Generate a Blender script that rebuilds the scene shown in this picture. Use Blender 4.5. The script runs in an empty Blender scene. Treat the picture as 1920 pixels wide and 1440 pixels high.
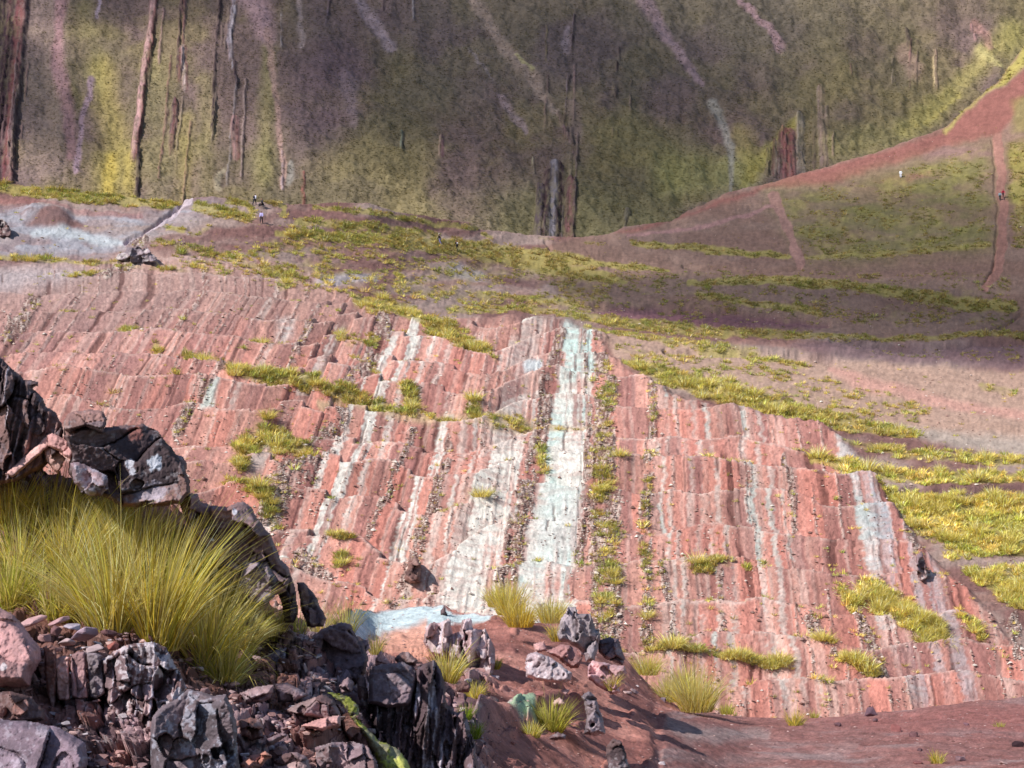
import bpy, bmesh, math, random
import numpy as np
from mathutils import Vector

# ------------------------------------------------------------------ camera, sky, sun, exposure
scene = bpy.context.scene
COL = scene.collection
F = 2640.0                       # focal length in pixels of the 1920 px wide photograph
PITCH = math.atan(280.0 / F)
CP, SP = math.cos(PITCH), math.sin(PITCH)
cam_data = bpy.data.cameras.new("camera")
cam_data.sensor_width = 36.0
cam_data.lens = 36.0 * F / 1920.0
cam_data.clip_start = 0.1
cam_data.clip_end = 9000.0
cam = bpy.data.objects.new("camera", cam_data)
cam.rotation_euler = (math.pi / 2 + PITCH, 0, 0)
COL.objects.link(cam)
scene.camera = cam

SUN = Vector((-0.60, -0.45, 0.66)).normalized()      # towards the sun: high, from the left
world = bpy.data.worlds.new("World")
scene.world = world
world.use_nodes = True
wn = world.node_tree
bg = wn.nodes["Background"]
bg.inputs["Strength"].default_value = 0.11
sky = wn.nodes.new("ShaderNodeTexSky")
sky.sky_type = 'NISHITA'
sky.sun_disc = False
sky.sun_elevation = math.asin(SUN.z)
sky.sun_rotation = math.atan2(SUN.x, SUN.y)
sky.altitude = 1500
wn.links.new(sky.outputs[0], bg.inputs[0])
sl = bpy.data.lights.new("sun", 'SUN')
sl.energy = 4.6
sl.angle = math.radians(0.5)
sl.color = (1.0, 0.97, 0.935)
so = bpy.data.objects.new("sun", sl)
so.rotation_euler = SUN.to_track_quat('Z', 'Y').to_euler()
COL.objects.link(so)
vs = scene.view_settings
vs.view_transform = 'Standard'
vs.look = 'None'
vs.exposure = 0.36
vs.gamma = 1.0
scene.cycles.max_bounces = 5
scene.cycles.diffuse_bounces = 3
scene.cycles.transparent_max_bounces = 16

# ------------------------------------------------------------------ helpers
def tag(o, label=None, cat=None, group=None, kind=None):
    if label: o["label"] = label
    if cat: o["category"] = cat
    if group: o["group"] = group
    if kind: o["kind"] = kind
    return o

def lin(r, g, b):
    a = np.array([r, g, b], float) / 255.0
    return np.where(a <= 0.04045, a / 12.92, ((a + 0.055) / 1.055) ** 2.4)

def sm(a, b, x):
    t = np.clip((x - a) / (b - a), 0, 1)
    return t * t * (3 - 2 * t)

def hsh(ix, iy, iz, seed):
    h = (ix.astype(np.int64) * 374761393 + iy.astype(np.int64) * 668265263 + iz.astype(np.int64) * 2147483647
         + seed * 1274126177) & 0xFFFFFFFF
    h = ((h ^ (h >> 13)) * 1274126177) & 0xFFFFFFFF
    h = ((h ^ (h >> 16)) * 2246822519) & 0xFFFFFFFF
    h = h ^ (h >> 15)
    return (h & 0xFFFFFF) / float(0xFFFFFF)

def n1(x, seed=0):
    i = np.floor(x); f = x - i; f = f * f * (3 - 2 * f); z = np.zeros_like(i)
    return hsh(i, z, z, seed) * (1 - f) + hsh(i + 1, z, z, seed) * f

def n2(x, y, seed=0):
    i = np.floor(x); j = np.floor(y); f = x - i; g = y - j
    f = f * f * (3 - 2 * f); g = g * g * (3 - 2 * g); z = np.zeros_like(i)
    a = hsh(i, j, z, seed) * (1 - f) + hsh(i + 1, j, z, seed) * f
    b = hsh(i, j + 1, z, seed) * (1 - f) + hsh(i + 1, j + 1, z, seed) * f
    return a * (1 - g) + b * g

def fbm(x, y, o=4, seed=0):
    s = 0; a = 0.5; n = 0
    for k in range(o):
        s = s + a * n2(x * 2 ** k + 17.3 * k, y * 2 ** k - 9.1 * k, seed + k); n += a; a *= 0.5
    return s / n

def worley(x, y, seed):
    i = np.floor(x); j = np.floor(y); z = np.zeros_like(i); b1 = np.full(x.shape, 9.0); b2 = b1.copy(); cx = z.copy(); cy = z.copy(); dx1 = z.copy(); dy1 = z.copy()
    for a in (-1, 0, 1):
        for b in (-1, 0, 1):
            ci, cj = i + a, j + b; dx = x - ci - hsh(ci, cj, z, seed); dy = y - cj - hsh(ci, cj, z + 1, seed); d = np.hypot(dx, dy) * (.6 + .8 * hsh(ci, cj, z + 2, seed))
            m = d < b1; b2 = np.where(m, b1, np.minimum(b2, d)); b1 = np.where(m, d, b1)
            cx = np.where(m, ci, cx); cy = np.where(m, cj, cy); dx1 = np.where(m, dx, dx1); dy1 = np.where(m, dy, dy1)
    r = [hsh(cx, cy, z + k, seed + 50) for k in range(4)]
    return b1, b2, dx1, dy1, r

def px2w(px, py, Y):
    """photograph pixel + distance along the view axis of the ground plane -> world"""
    dx = (px - 960.0) / F; dy = (720.0 - py) / F
    k = Y / (CP - dy * SP)
    return dx * k, Y + 0 * dx, (SP + dy * CP) * k

def w2px(X, Y, Z):
    fw = Y * CP + Z * SP; up = -Y * SP + Z * CP
    return 960 + F * X / fw, 720 - F * up / fw

def mesh_obj(name, V, Q, mat, col=None, parent=None, smooth=True):
    """V (n,3), Q (m,3|4) int, col (n,3) linear albedo"""
    V = np.asarray(V, np.float32); Q = np.asarray(Q, np.int32)
    k = Q.shape[1]
    me = bpy.data.meshes.new(name)
    me.vertices.add(len(V)); me.vertices.foreach_set("co", V.ravel())
    me.loops.add(Q.size); me.loops.foreach_set("vertex_index", Q.ravel())
    me.polygons.add(len(Q))
    me.polygons.foreach_set("loop_start", np.arange(0, Q.size, k, dtype=np.int32))
    me.polygons.foreach_set("use_smooth", np.full(len(Q), smooth, bool))
    me.update(calc_edges=True)
    if col is not None:
        ca = me.color_attributes.new("Col", 'FLOAT_COLOR', 'POINT')
        c4 = np.ones((len(V), 4), np.float32); c4[:, :3] = col
        ca.data.foreach_set("color", c4.ravel())
    me.materials.append(mat)
    o = bpy.data.objects.new(name, me)
    COL.objects.link(o)
    if parent: o.parent = parent
    return o

def empty(name, loc, rz=0.0):
    o = bpy.data.objects.new(name, None); o.location = loc; o.rotation_euler = (0, 0, rz)
    o.empty_display_size = 0.2
    COL.objects.link(o); return o

# ------------------------------------------------------------------ materials (all procedural)
def attr_mat(name, scales=(3.0, 0.6), var=0.35, bump=0.4, bscale=8.0, bdist=0.05, rough=0.95, transl=0.0, spec=0.15, tint=None):
    m = bpy.data.materials.new(name); m.use_nodes = True
    nt = m.node_tree; N = nt.nodes; L = nt.links
    p = N["Principled BSDF"]; p.inputs["Roughness"].default_value = rough
    p.inputs["Specular IOR Level"].default_value = spec
    at = N.new("ShaderNodeAttribute"); at.attribute_name = "Col"
    tc = N.new("ShaderNodeTexCoord")
    last = at.outputs["Color"]
    for s in scales:
        nz = N.new("ShaderNodeTexNoise"); nz.inputs["Scale"].default_value = s
        nz.inputs["Detail"].default_value = 5.0; nz.inputs["Roughness"].default_value = 0.65
        L.new(tc.outputs["Object"], nz.inputs["Vector"])
        mr = N.new("ShaderNodeMapRange")
        mr.inputs["From Min"].default_value = 0.3; mr.inputs["From Max"].default_value = 0.7
        mr.inputs["To Min"].default_value = 1 - var; mr.inputs["To Max"].default_value = 1 + var
        L.new(nz.outputs["Fac"], mr.inputs["Value"])
        vm = N.new("ShaderNodeVectorMath"); vm.operation = 'SCALE'
        L.new(last, vm.inputs[0]); L.new(mr.outputs["Result"], vm.inputs["Scale"])
        last = vm.outputs["Vector"]
    L.new(last, p.inputs["Base Color"])
    if bump:
        bz = N.new("ShaderNodeTexNoise"); bz.inputs["Scale"].default_value = bscale
        bz.inputs["Detail"].default_value = 6.0; bz.inputs["Roughness"].default_value = 0.7
        L.new(tc.outputs["Object"], bz.inputs["Vector"])
        bp = N.new("ShaderNodeBump"); bp.inputs["Strength"].default_value = bump
        bp.inputs["Distance"].default_value = bdist
        L.new(bz.outputs["Fac"], bp.inputs["Height"]); L.new(bp.outputs["Normal"], p.inputs["Normal"])
    if transl:
        tr = N.new("ShaderNodeBsdfTranslucent"); mx = N.new("ShaderNodeMixShader")
        mx.inputs[0].default_value = transl
        L.new(last, tr.inputs["Color"]); L.new(p.outputs[0], mx.inputs[1]); L.new(tr.outputs[0], mx.inputs[2])
        L.new(mx.outputs[0], N["Material Output"].inputs["Surface"])
    return m

M_HILL = attr_mat("hillside_soil", (0.9, 4.0), 0.16, 0.6, 2.5, 0.25)
M_MOUNT = attr_mat("mountain_soil", (0.12, 0.8), 0.18, 0.6, 0.6, 0.8)
M_DIRT = attr_mat("red_dirt", (2.0, 14.0), 0.22, 0.6, 22.0, 0.05)
M_ROCK = attr_mat("fractured_rock", (6.0, 30.0), 0.28, 0.55, 34.0, 0.02, rough=0.8, spec=0.3)
M_STONE = attr_mat("loose_stone", (6.0,), 0.25, 0.5, 20.0, 0.02, rough=0.85)
M_GRASS = attr_mat("dry_grass_blade", (2.5,), 0.18, 0.0, transl=0.5, rough=0.7, spec=0.25)
M_TUFT = attr_mat("tuft_grass", (0.7,), 0.2, 0.0, transl=0.25, rough=0.9, spec=0.1)

def flat_mat(name, rgb, rough=0.8):
    m = bpy.data.materials.new(name); m.use_nodes = True
    nt = m.node_tree; p = nt.nodes["Principled BSDF"]; p.inputs["Roughness"].default_value = rough
    nz = nt.nodes.new("ShaderNodeTexNoise"); nz.inputs["Scale"].default_value = 9.0
    cr = nt.nodes.new("ShaderNodeValToRGB")
    cr.color_ramp.elements[0].color = (*[c * 0.7 for c in rgb], 1); cr.color_ramp.elements[1].color = (*[min(1, c * 1.2) for c in rgb], 1)
    nt.links.new(nz.outputs["Fac"], cr.inputs[0]); nt.links.new(cr.outputs[0], p.inputs["Base Color"])
    return m

# ------------------------------------------------------------------ painting of natural colour on a terrain sheet
class Canvas:
    def __init__(s, px, py, warp=5.0, wl=26.0, seed=3):
        s.px, s.py = px, py
        s.x = px + warp * 2 * (fbm(px / wl, py / wl, 4, seed) - 0.5) * 2
        s.y = py + warp * (fbm(px / wl, py / wl, 4, seed + 9) - 0.5) * 2
        s.col = np.zeros((px.size, 3))
    def box(s, pts, w):
        p = np.array(pts, float)
        return np.nonzero((s.x > p[:, 0].min() - w) & (s.x < p[:, 0].max() + w) & (s.y > p[:, 1].min() - w) & (s.y < p[:, 1].max() + w))[0]
    def stroke(s, pts, w, soft=0.6):
        """pts: (x, y) or (x, y, halfwidth)"""
        pts = [(p[0], p[1], p[2] if len(p) > 2 else w) for p in pts]
        if len(pts) == 1: pts = [pts[0], (pts[0][0] + 0.5, pts[0][1], pts[0][2])]
        mw = max(p[2] for p in pts); I = s.box(pts, mw * 1.2 + 2)
        m = np.zeros(s.px.size); x = s.x[I]; y = s.y[I]; mm = np.zeros(len(I))
        for (x0, y0, w0), (x1, y1, w1) in zip(pts, pts[1:]):
            dx, dy = x1 - x0, y1 - y0; t = np.clip(((x - x0) * dx + (y - y0) * dy) / (dx * dx + dy * dy), 0, 1)
            d = np.hypot(x - x0 - t * dx, y - y0 - t * dy); ww = w0 + (w1 - w0) * t
            mm = np.maximum(mm, sm(1.0 + soft * 0.3, 1.0 - soft, d / ww))
        m[I] = mm; return m
    def poly(s, pts, soft=8.0):
        I = s.box(pts, soft * 1.5); x = s.x[I]; y = s.y[I]
        ins = np.zeros(len(I), bool); d = np.full(len(I), 1e9)
        for (x0, y0), (x1, y1) in zip(pts, pts[1:] + pts[:1]):
            c = ((y0 > y) != (y1 > y)) & (x < (x1 - x0) * (y - y0) / ((y1 - y0) if y1 != y0 else 1e-9) + x0)
            ins ^= c
            dx, dy = x1 - x0, y1 - y0; t = np.clip(((x - x0) * dx + (y - y0) * dy) / (dx * dx + dy * dy + 1e-9), 0, 1)
            d = np.minimum(d, np.hypot(x - x0 - t * dx, y - y0 - t * dy))
        m = np.zeros(s.px.size); m[I] = sm(-soft, soft, np.where(ins, d, -d)); return m
    def mix(s, c, m):
        s.col += (np.asarray(c) - s.col) * np.clip(m, 0, 1)[:, None]

class Sheet:
    """a terrain surface: columns spread across the view, rows from its far crest to its near foot, then a back that drops away"""
    def __init__(s, xs, crest, knots, nrow, bottom, back, backdrop, smooth=60):
        kx = np.array([k[0] for k in knots], float)
        ky = np.array([[a[0] for a in k[1]] for k in knots], float)
        kY = np.array([[a[1] for a in k[1]] for k in knots], float)
        xs = np.asarray(xs, float); nc = len(xs)
        KY = np.stack([np.interp(xs, kx, ky[:, i]) for i in range(ky.shape[1])], 1)
        KD = np.stack([np.interp(xs, kx, kY[:, i]) for i in range(ky.shape[1])], 1)
        w = max(1, int(smooth / (xs[1] - xs[0]))); ker = np.hanning(2 * w + 3)[1:-1]; ker /= ker.sum()
        def blur(a):
            p = np.pad(a, (w, w), mode='edge'); return np.convolve(p, ker, 'valid')
        for i in range(KY.shape[1]):
            KY[:, i] = blur(KY[:, i]); KD[:, i] = blur(KD[:, i])
        cy = np.interp(xs, [c[0] for c in crest], [c[1] for c in crest])
        KY[:, 0] = cy
        KY = np.maximum.accumulate(KY + np.arange(KY.shape[1]) * 0.01, 1)
        v = np.linspace(0, 1, nrow)
        PY = cy[None, :] + v[:, None] * (bottom - cy)[None, :]
        D = np.empty_like(PY)
        for j in range(nc):
            D[:, j] = np.interp(PY[:, j], KY[j], KD[j])
        kr = np.hanning(9)[1:-1]; kr /= kr.sum()
        Dp = np.pad(D, ((3, 3), (0, 0)), mode='edge')
        D = sum(kr[i] * Dp[i:i + nrow] for i in range(7))
        PX = np.broadcast_to(xs[None, :], PY.shape).copy()
        X, Y, Z = px2w(PX, PY, D)
        nb = len(back)
        BX = np.empty((nb, nc)); BY = BX.copy(); BZ = BX.copy()
        for i, (dy, dz) in enumerate(zip(back, backdrop)):
            BX[i] = X[0] * (1 + dy / Y[0]); BY[i] = Y[0] + dy; BZ[i] = Z[0] - dz
        s.X = np.vstack([BX[::-1], X]); s.Y = np.vstack([BY[::-1], Y]); s.Z = np.vstack([BZ[::-1], Z])
        s.px = np.vstack([np.broadcast_to(PX[0], (nb, nc)), PX]); s.py = np.vstack([np.broadcast_to(PY[0], (nb, nc)), PY])
        s.shape = s.X.shape; s.nb = nb; s.v = np.vstack([np.zeros((nb, nc)), np.broadcast_to(v[:, None], PY.shape)])
    def quads(s):
        r, c = s.shape; i = np.arange(r * c).reshape(r, c)
        return np.stack([i[1:, :-1], i[1:, 1:], i[:-1, 1:], i[:-1, :-1]], -1).reshape(-1, 4)
    def verts(s):
        return np.stack([s.X.ravel(), s.Y.ravel(), s.Z.ravel()], 1)
    def seal(s):
        s.qx, s.qy = w2px(s.X.ravel(), s.Y.ravel(), s.Z.ravel()); s.fY = s.Y.ravel()
    def hit(s, px, py):
        """nearest visible surface point under a pixel of the photograph"""
        d = np.hypot(s.qx - px, s.qy - py); I = np.nonzero(d < max(3.0, d.min() + 0.5))[0]
        k = I[np.argmin(s.fY[I] + d[I] * 0.2)]
        return Vector((s.X.ravel()[k], s.Y.ravel()[k], s.Z.ravel()[k]))

def split_objects(sheet, cols, mat, base, masks):
    """one terrain sheet cut along its trails: each patch of faces becomes its own named object"""
    V = sheet.verts(); Q = sheet.quads(); owner = np.full(len(Q), -1)
    for k, (nm, mk, lab, kd) in enumerate(masks):
        owner[(mk[Q].mean(1) > 0.5)] = k
    out = []
    for k in range(-1, len(masks)):
        q = Q[owner == k]
        if not len(q): continue
        u, inv = np.unique(q, return_inverse=True)
        nm, lab, kd = (base if k < 0 else (masks[k][0], masks[k][2], masks[k][3]))
        o = mesh_obj(nm, V[u], inv.reshape(-1, 4), mat, cols[u]); tag(o, lab, nm.split('_')[-1], kind=kd); out.append(o)
    return out

# ------------------------------------------------------------------ the striped hillside and the red hill above it
XS = np.arange(-230, 2160, 1.9)
SKY_H = [(-260, 325), (0, 340), (100, 355), (200, 366), (330, 378), (360, 371), (400, 372), (450, 381), (480, 383), (560, 386), (640, 380), (690, 380), (720, 392), (740, 398),
         (800, 405), (880, 418), (900, 430), (990, 444), (1080, 448), (1140, 440), (1170, 425), (1260, 417), (1290, 397), (1370, 360), (1430, 345),
         (1520, 324), (1640, 287), (1740, 252), (1773, 238), (1835, 185), (1880, 140), (1920, 88), (2050, -40), (2200, -150)]
K_H = [(-230, [(330, 182), (400, 172), (470, 160), (560, 146), (580, 143), (700, 127), (900, 110), (1150, 96), (1500, 82)]),
       (0, [(340, 185), (400, 175), (475, 163), (560, 148), (580, 144), (700, 128), (900, 111), (1150, 97), (1500, 83)]),
       (330, [(378, 190), (420, 180), (490, 168), (570, 154), (590, 150), (700, 134), (900, 115), (1150, 100), (1500, 84)]),
       (480, [(383, 194), (430, 184), (500, 172), (580, 157), (600, 153), (720, 134), (900, 117), (1150, 102), (1500, 85)]),
       (720, [(395, 212), (450, 198), (510, 185), (570, 170), (590, 165), (720, 140), (900, 121), (1150, 104), (1500, 86)]),
       (960, [(440, 250), (480, 232), (530, 212), (590, 190), (606, 172), (720, 146), (900, 123), (1150, 104), (1500, 87)]),
       (1170, [(425, 268), (470, 246), (540, 222), (618, 196), (630, 172), (720, 150), (900, 125), (1150, 105), (1500, 88)]),
       (1440, [(345, 292), (430, 264), (530, 232), (648, 204), (656, 170), (740, 152), (900, 128), (1150, 107), (1500, 90)]),
       (1700, [(263, 302), (400, 270), (530, 236), (672, 207), (680, 170), (780, 152), (920, 130), (1150, 109), (1500, 91)]),
       (1920, [(88, 318), (360, 275), (530, 240), (688, 210), (696, 170), (800, 150), (920, 132), (1150, 111), (1500, 92)]),
       (2160, [(-110, 335), (330, 280), (530, 245), (700, 212), (710, 170), (810, 150), (930, 133), (1150, 112), (1500, 93)])]
H = Sheet(XS, SKY_H, K_H, 600, 1480, [4, 12, 30, 80, 160], [0.3, 2.5, 12, 45, 100])
px = H.px.ravel(); py = H.py.ravel()
CV = Canvas(px, py, warp=5, wl=30, seed=5)

# bed coordinate: the column (at row 900) of the upright bed each point lies in
MT = np.array([(-300, -1.05), (100, -0.95), (300, -0.76), (500, -0.58), (655, -0.46), (803, -0.38), (900, -0.28), (1000, -0.17), (1105, -0.045),
               (1170, 0.01), (1300, 0.06), (1450, 0.15), (1570, 0.23), (1700, 0.29), (1920, 0.36), (2300, 0.42)])
def bed(px, py):
    dy = np.clip(py - 900, -340, 600); t = px.copy()
    for _ in range(14):
        t = 0.5 * t + 0.5 * (px - np.interp(t, MT[:, 0], MT[:, 1]) * dy)
    return t
wob = 7 * (fbm(px / 90, py / 60, 3, 40) - 0.5)
T = bed(px, py) + wob
BARE = CV.poly([(-260, 505), (120, 490), (330, 470), (560, 500), (660, 560), (760, 600), (850, 600), (1040, 600), (1120, 625), (1180, 690), (1260, 745), (1450, 785),
                (1560, 815), (1640, 880), (1690, 980), (1780, 1080), (1880, 1180), (1930, 1260), (2200, 1290), (2200, 1520), (-260, 1520)], 34)
BARE = sm(.3, .8, BARE + .5 * (fbm(px / 34, py / 24, 4, 86) - .5) * (BARE > 0) * (BARE < .999))
# terraces: rounded risers, each broken to its own height from bed to bed
a_, b_ = 7.0, 0.056
cell = np.floor((T + 20 * n1(T / 60, 71)) / 46.0)
zz = np.zeros_like(cell)
jump = hsh(cell, zz, zz, 77)
phase = -np.log(a_ + b_ * np.clip(py - 0.06 * np.clip(px - 1170, 0, 900), 380, 1600)) / b_ + 1.0 * (n1(T / 170, 78) - 0.5) + 0.34 * jump * sm(1150, 950, px) * sm(420, 640, px) + 0.09 * jump + 0.9 * (fbm(px / 460, py / 220, 2, 79) - 0.5) + 0.3 * (n2(px / 60, py / 60, 80) - 0.5)
lobe = np.floor(phase); p = phase - lobe
per = a_ + b_ * np.clip(py, 380, 1600)
T = T + (24 * (hsh(lobe, np.floor(T / 200), zz, 83) - .5) + 6 * (hsh(np.floor(phase * 2.3), zz, zz, 84) - .5) + 5 * (fbm(px / 14, py / 10, 3, 85) - .5)) * BARE * sm(480, 640, py)
pxm = H.Y.ravel() / F
riser = per * pxm
lamp_ = (0.35 + 1.1 * hsh(lobe, zz, zz, 81)) * (0.55 + 0.8 * fbm(px / 130, py / 60, 2, 82)) * (1 + .35 * sm(700, 400, px))
terr = np.where(p < .78, .27 * np.power(np.clip(p, 0, 1) / .78, .85), .27 * (1 - p) / .22) * riser * lamp_
TER = np.clip(BARE + 0.25 * CV.poly([(-260, 440), (700, 470), (1100, 560), (1100, 620), (-260, 620)], 20), 0, 1)
top_fade = sm(470, 660, py)
dz = (.35 + 1.25 * top_fade) * terr * TER
# hard beds stand out as ragged ribs, soft ones weather into slots
hb = n1(T / 6.5, 91)
along = fbm(T / 30, py / 55, 3, 92)
rib = sm(0.66, 0.95, hb) * sm(0.40, 0.62, along)
slot = sm(0.34, 0.06, hb) * sm(0.52, 0.36, along)
dz += BARE * (.25 + .75 * top_fade) * (0.13 * rib * (0.55 + 0.9 * fbm(px / 5, py / 5, 2, 93)) - 0.12 * slot)
RUB = [(700, 470, 1.0, [(1050, 640, 13), (1035, 700, 14), (1015, 800, 18), (1000, 870, 20), (985, 930, 20), (968, 1000, 21), (955, 1080, 24), (945, 1130, 26)]),
       (0, 0, 1.0, [(1120, 640, 10), (1135, 700, 22), (1135, 800, 26), (1128, 900, 32), (1135, 1000, 36), (1135, 1100, 36), (1135, 1260, 34)]),
       (0, 0, .8, [(1100, 640, 6), (1103, 800, 6), (1098, 900, 8), (1094, 1000, 10), (1085, 1080, 10)]),
       (0, 0, .8, [(1222, 740, 9), (1226, 800, 10), (1212, 900, 14), (1208, 1000, 16), (1214, 1100, 16), (1214, 1240, 14)]),
       (0, 0, .9, [(845, 830, 10), (828, 900, 11), (808, 960, 13), (785, 1030, 13), (770, 1090, 14), (735, 1150, 12)]),
       (0, 0, .8, [(770, 820, 8), (750, 880, 8), (735, 920, 8), (690, 1010, 10)]),
       (0, 0, .9, [(640, 800, 24), (600, 850, 34), (560, 890, 46), (520, 940, 40), (500, 990, 34)]),
       (0, 0, .8, [(720, 600, 18), (715, 640, 22), (690, 690, 22), (650, 730, 14)]),
       (0, 0, .7, [(600, 590, 10), (560, 650, 12), (540, 700, 12)]), (0, 0, .7, [(420, 700, 12), (380, 760, 14), (330, 830, 10)]),
       (0, 0, .8, [(265, 455, 16), (255, 485, 18), (200, 520, 14)]), (0, 0, .7, [(60, 570, 18), (40, 610, 22), (5, 650, 22)]), (0, 0, .6, [(350, 450, 12), (330, 470, 12)]),
       (0, 0, .9, [(1690, 960, 10), (1720, 1040, 12), (1735, 1090, 10)]), (0, 0, .7, [(1470, 860, 7), (1480, 920, 10), (1490, 1000, 8)]), (0, 0, .7, [(1560, 1090, 10), (1600, 1150, 12), (1640, 1230, 12), (1660, 1290, 10)]),
       (0, 0, .7, [(1500, 1150, 14), (1540, 1210, 16), (1560, 1250, 14)]), (0, 0, .8, [(1900, 1150, 8), (1912, 1260, 12)]), (0, 0, .7, [(560, 1050, 14), (590, 1080, 14), (620, 1090, 10)]),
       (0, 0, .8, [(1240, 1080, 8), (1262, 1150, 6), (1268, 1250, 5)]), (0, 0, .9, [(1350, 1090, 6), (1353, 1200, 5)])]
rub = np.zeros(len(px))
for _, _, k_, pts in RUB:
    rub = np.maximum(rub, k_ * CV.stroke(pts, 10, 0.5))
rub *= .25 + .75 * sm(.32, .5, fbm(px / 24, py / 20, 3, 97))
rubn = fbm(px / 7, py / 9, 3, 96)
dz += 0.3 * rub * (rubn - 0.35) * 2
# earth banks, gullies and the roll of the upper hill
up = 1 - BARE
dz += up * (1.2 * (fbm(px / 170, py / 50, 4, 101) - 0.5) + 0.3 * (fbm(px / 20, py / 9, 3, 102) - 0.5)) * np.clip(H.Y.ravel() / 180, .6, 1.6)
GUL = [([(1120, 575), (1280, 578), (1430, 590), (1555, 604)], 9, .7), ([(1250, 660), (1450, 664), (1560, 676)], 7, .8), ([(1560, 640), (1720, 650), (1920, 640)], 7, .9),
       ([(1700, 915), (1770, 916), (1920, 913)], 6, 1.0), ([(1846, 535), (1862, 505), (1869, 470), (1868, 400), (1866, 256)], 2.5, .5), ([(240, 455), (300, 418), (338, 392), (342, 378)], 4, .6),
       ([(960, 470), (1010, 478), (1030, 470), (1020, 455)], 3, .5), ([(1280, 500), (1400, 512), (1500, 506)], 4, .6), ([(1860, 620), (1920, 590)], 3, .7)]
for pts, w, dep in GUL:
    dz -= dep * CV.stroke(pts, w, 0.9)
dz += 0.0 * CV.poly([(1130, 583), (1300, 572), (1560, 598), (1430, 575), (1280, 560)], 8)
dz += 2.0 * CV.stroke([(60, 400, 20), (110, 405, 28)], 24, 0.95) * 0.5
dz += 0.11 * (fbm(px / 4.5, py / 4.5, 2, 110) - 0.5) * np.clip(H.Y.ravel() / 120, .5, 2) 
back_fade = np.where(np.arange(len(px)) < H.nb * H.shape[1], 0.0, 1.0)
H.Z += (dz * back_fade).reshape(H.shape)

# --- natural colours, with shade painted on the gully banks
RED = lin(177, 124, 112); DRED = lin(150, 98, 90); SALM = lin(199, 145, 129); PINK = lin(214, 182, 168); MAUV = lin(162, 138, 128); WHT = lin(214, 206, 194)
PALE = lin(188, 202, 192); TAN = lin(190, 158, 134); SLATE = lin(170, 166, 172); EARTH = lin(130, 95, 89); GRS = lin(186, 172, 66); OLV = lin(142, 132, 74); HRED = lin(150, 102, 98)
c1 = n1(T / 19, 121)[:, None]; c2 = n1(T / 8, 122)[:, None]; c3 = n1(T / 3.6, 123)[:, None]
strat = RED + (SALM - RED) * sm(.45, .8, c1) + (DRED - RED) * sm(.5, .15, c1) * .8
strat = strat + (PINK - strat) * sm(.62, .95, c2) * .55
strat = strat + (DRED * .9 - strat) * sm(.72, .95, c3) * .28
lobec = hsh(lobe, np.floor(T / 95), zz, 125)[:, None]
strat = strat * (0.80 + 0.36 * lobec) * (.93 + .16 * hsh(lobe, zz, zz, 129))[:, None]; strat = strat + (PINK - strat) * (.2 * p * p * TER)[:, None]  # ledge relief painted in: paler toward each crest
block = hsh(lobe, np.floor((T + 10 * n1(T / 30, 126)) / 34), zz, 127)[:, None]
strat = strat + (lin(196, 126, 110) - strat) * (sm(.6, .9, block) * .65 * sm(500, 800, py)[:, None])
strat = strat + (lin(148, 102, 96) - strat) * (sm(.36, .1, block) * .6)
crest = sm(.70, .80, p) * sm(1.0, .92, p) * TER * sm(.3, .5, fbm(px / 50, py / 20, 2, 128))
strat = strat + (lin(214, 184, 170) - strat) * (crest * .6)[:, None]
lx = (sm(560, 100, px) * sm(900, 500, py))[:, None]
strat = strat + (lin(158, 126, 122) - strat) * lx * 0.6
strat = strat + (MAUV - strat) * (sm(680, 520, py) * 0.55)[:, None]
streak = fbm(px / 26, py / 3.2, 3, 130)
WB = [(880, 905, .5, 640, 1240), (905, 984, .9, 600, 1240), (1012, 1096, 1.0, 590, 1240), (796, 811, 1.0, 640, 1240), (645, 668, 1.0, 560, 1240), (598, 614, .9, 640, 1240), (545, 560, .6, 900, 1100),
      (690, 702, .6, 560, 1000), (728, 740, .45, 600, 900), (842, 856, .35, 760, 1240), (868, 874, .7, 760, 1240), (460, 490, .55, 620, 900), (1246, 1252, .6, 740, 1340), (1262, 1268, .4, 740, 1340), (1322, 1330, .55, 740, 1340),
      (1346, 1356, .4, 740, 1340), (1404, 1414, .6, 740, 1340), (1436, 1444, .5, 740, 1340), (1462, 1468, .45, 740, 1340), (1296, 1302, .3, 740, 1340), (340, 352, .35, 600, 800), (1590, 1640, .8, 790, 1340), (1662, 1676, .5, 900, 1340), (1690, 1712, .45, 1000, 1340), (240, 262, .3, 500, 760)]
white = np.zeros(len(px)); edge = 2.5 * (streak - .5) * 5
for t0, t1, k_, y0, y1 in WB:
    lob = 0.25 + 0.85 * sm(.12, .45, hsh(np.floor(phase / 1.7), zz + int(t0), zz, 131)); lob = np.maximum(lob, .72 if t0 == 1012 else 0)
    white = np.maximum(white, k_ * lob * sm(t0 - 3, t0 + 1.5, T + edge) * sm(t1 + 3, t1 - 1.5, T + edge) * sm(y0 - 12, y0 + 12, py) * sm(y1 + 20, y1 - 20, py))
white *= (0.62 + 0.38 * sm(.36, .55, streak))
white *= 1 - .75 * sm(.55, .75, n1(T / 7, 133)) * sm(.4, .6, fbm(px / 40, py / 90, 2, 134))
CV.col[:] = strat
right_pale = sm(1560, 1640, T)
wc = WHT * .98 + (PALE - WHT) * (sm(.4, .6, fbm(px / 60, py / 50, 2, 135)) * sm(960, 1040, T))[:, None]
wc = wc + (SLATE - wc) * (0.8 * right_pale)[:, None]
CV.mix(wc, white)
CV.mix(lin(206, 216, 208), 0.55 * CV.poly([(1000, 985), (1020, 930), (1088, 930), (1090, 1070), (990, 1090)], 26) * (1 - rub))
CV.mix(lin(200, 218, 218), 0.6 * CV.poly([(985, 690), (1018, 688), (1018, 705), (985, 708)], 4))
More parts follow.
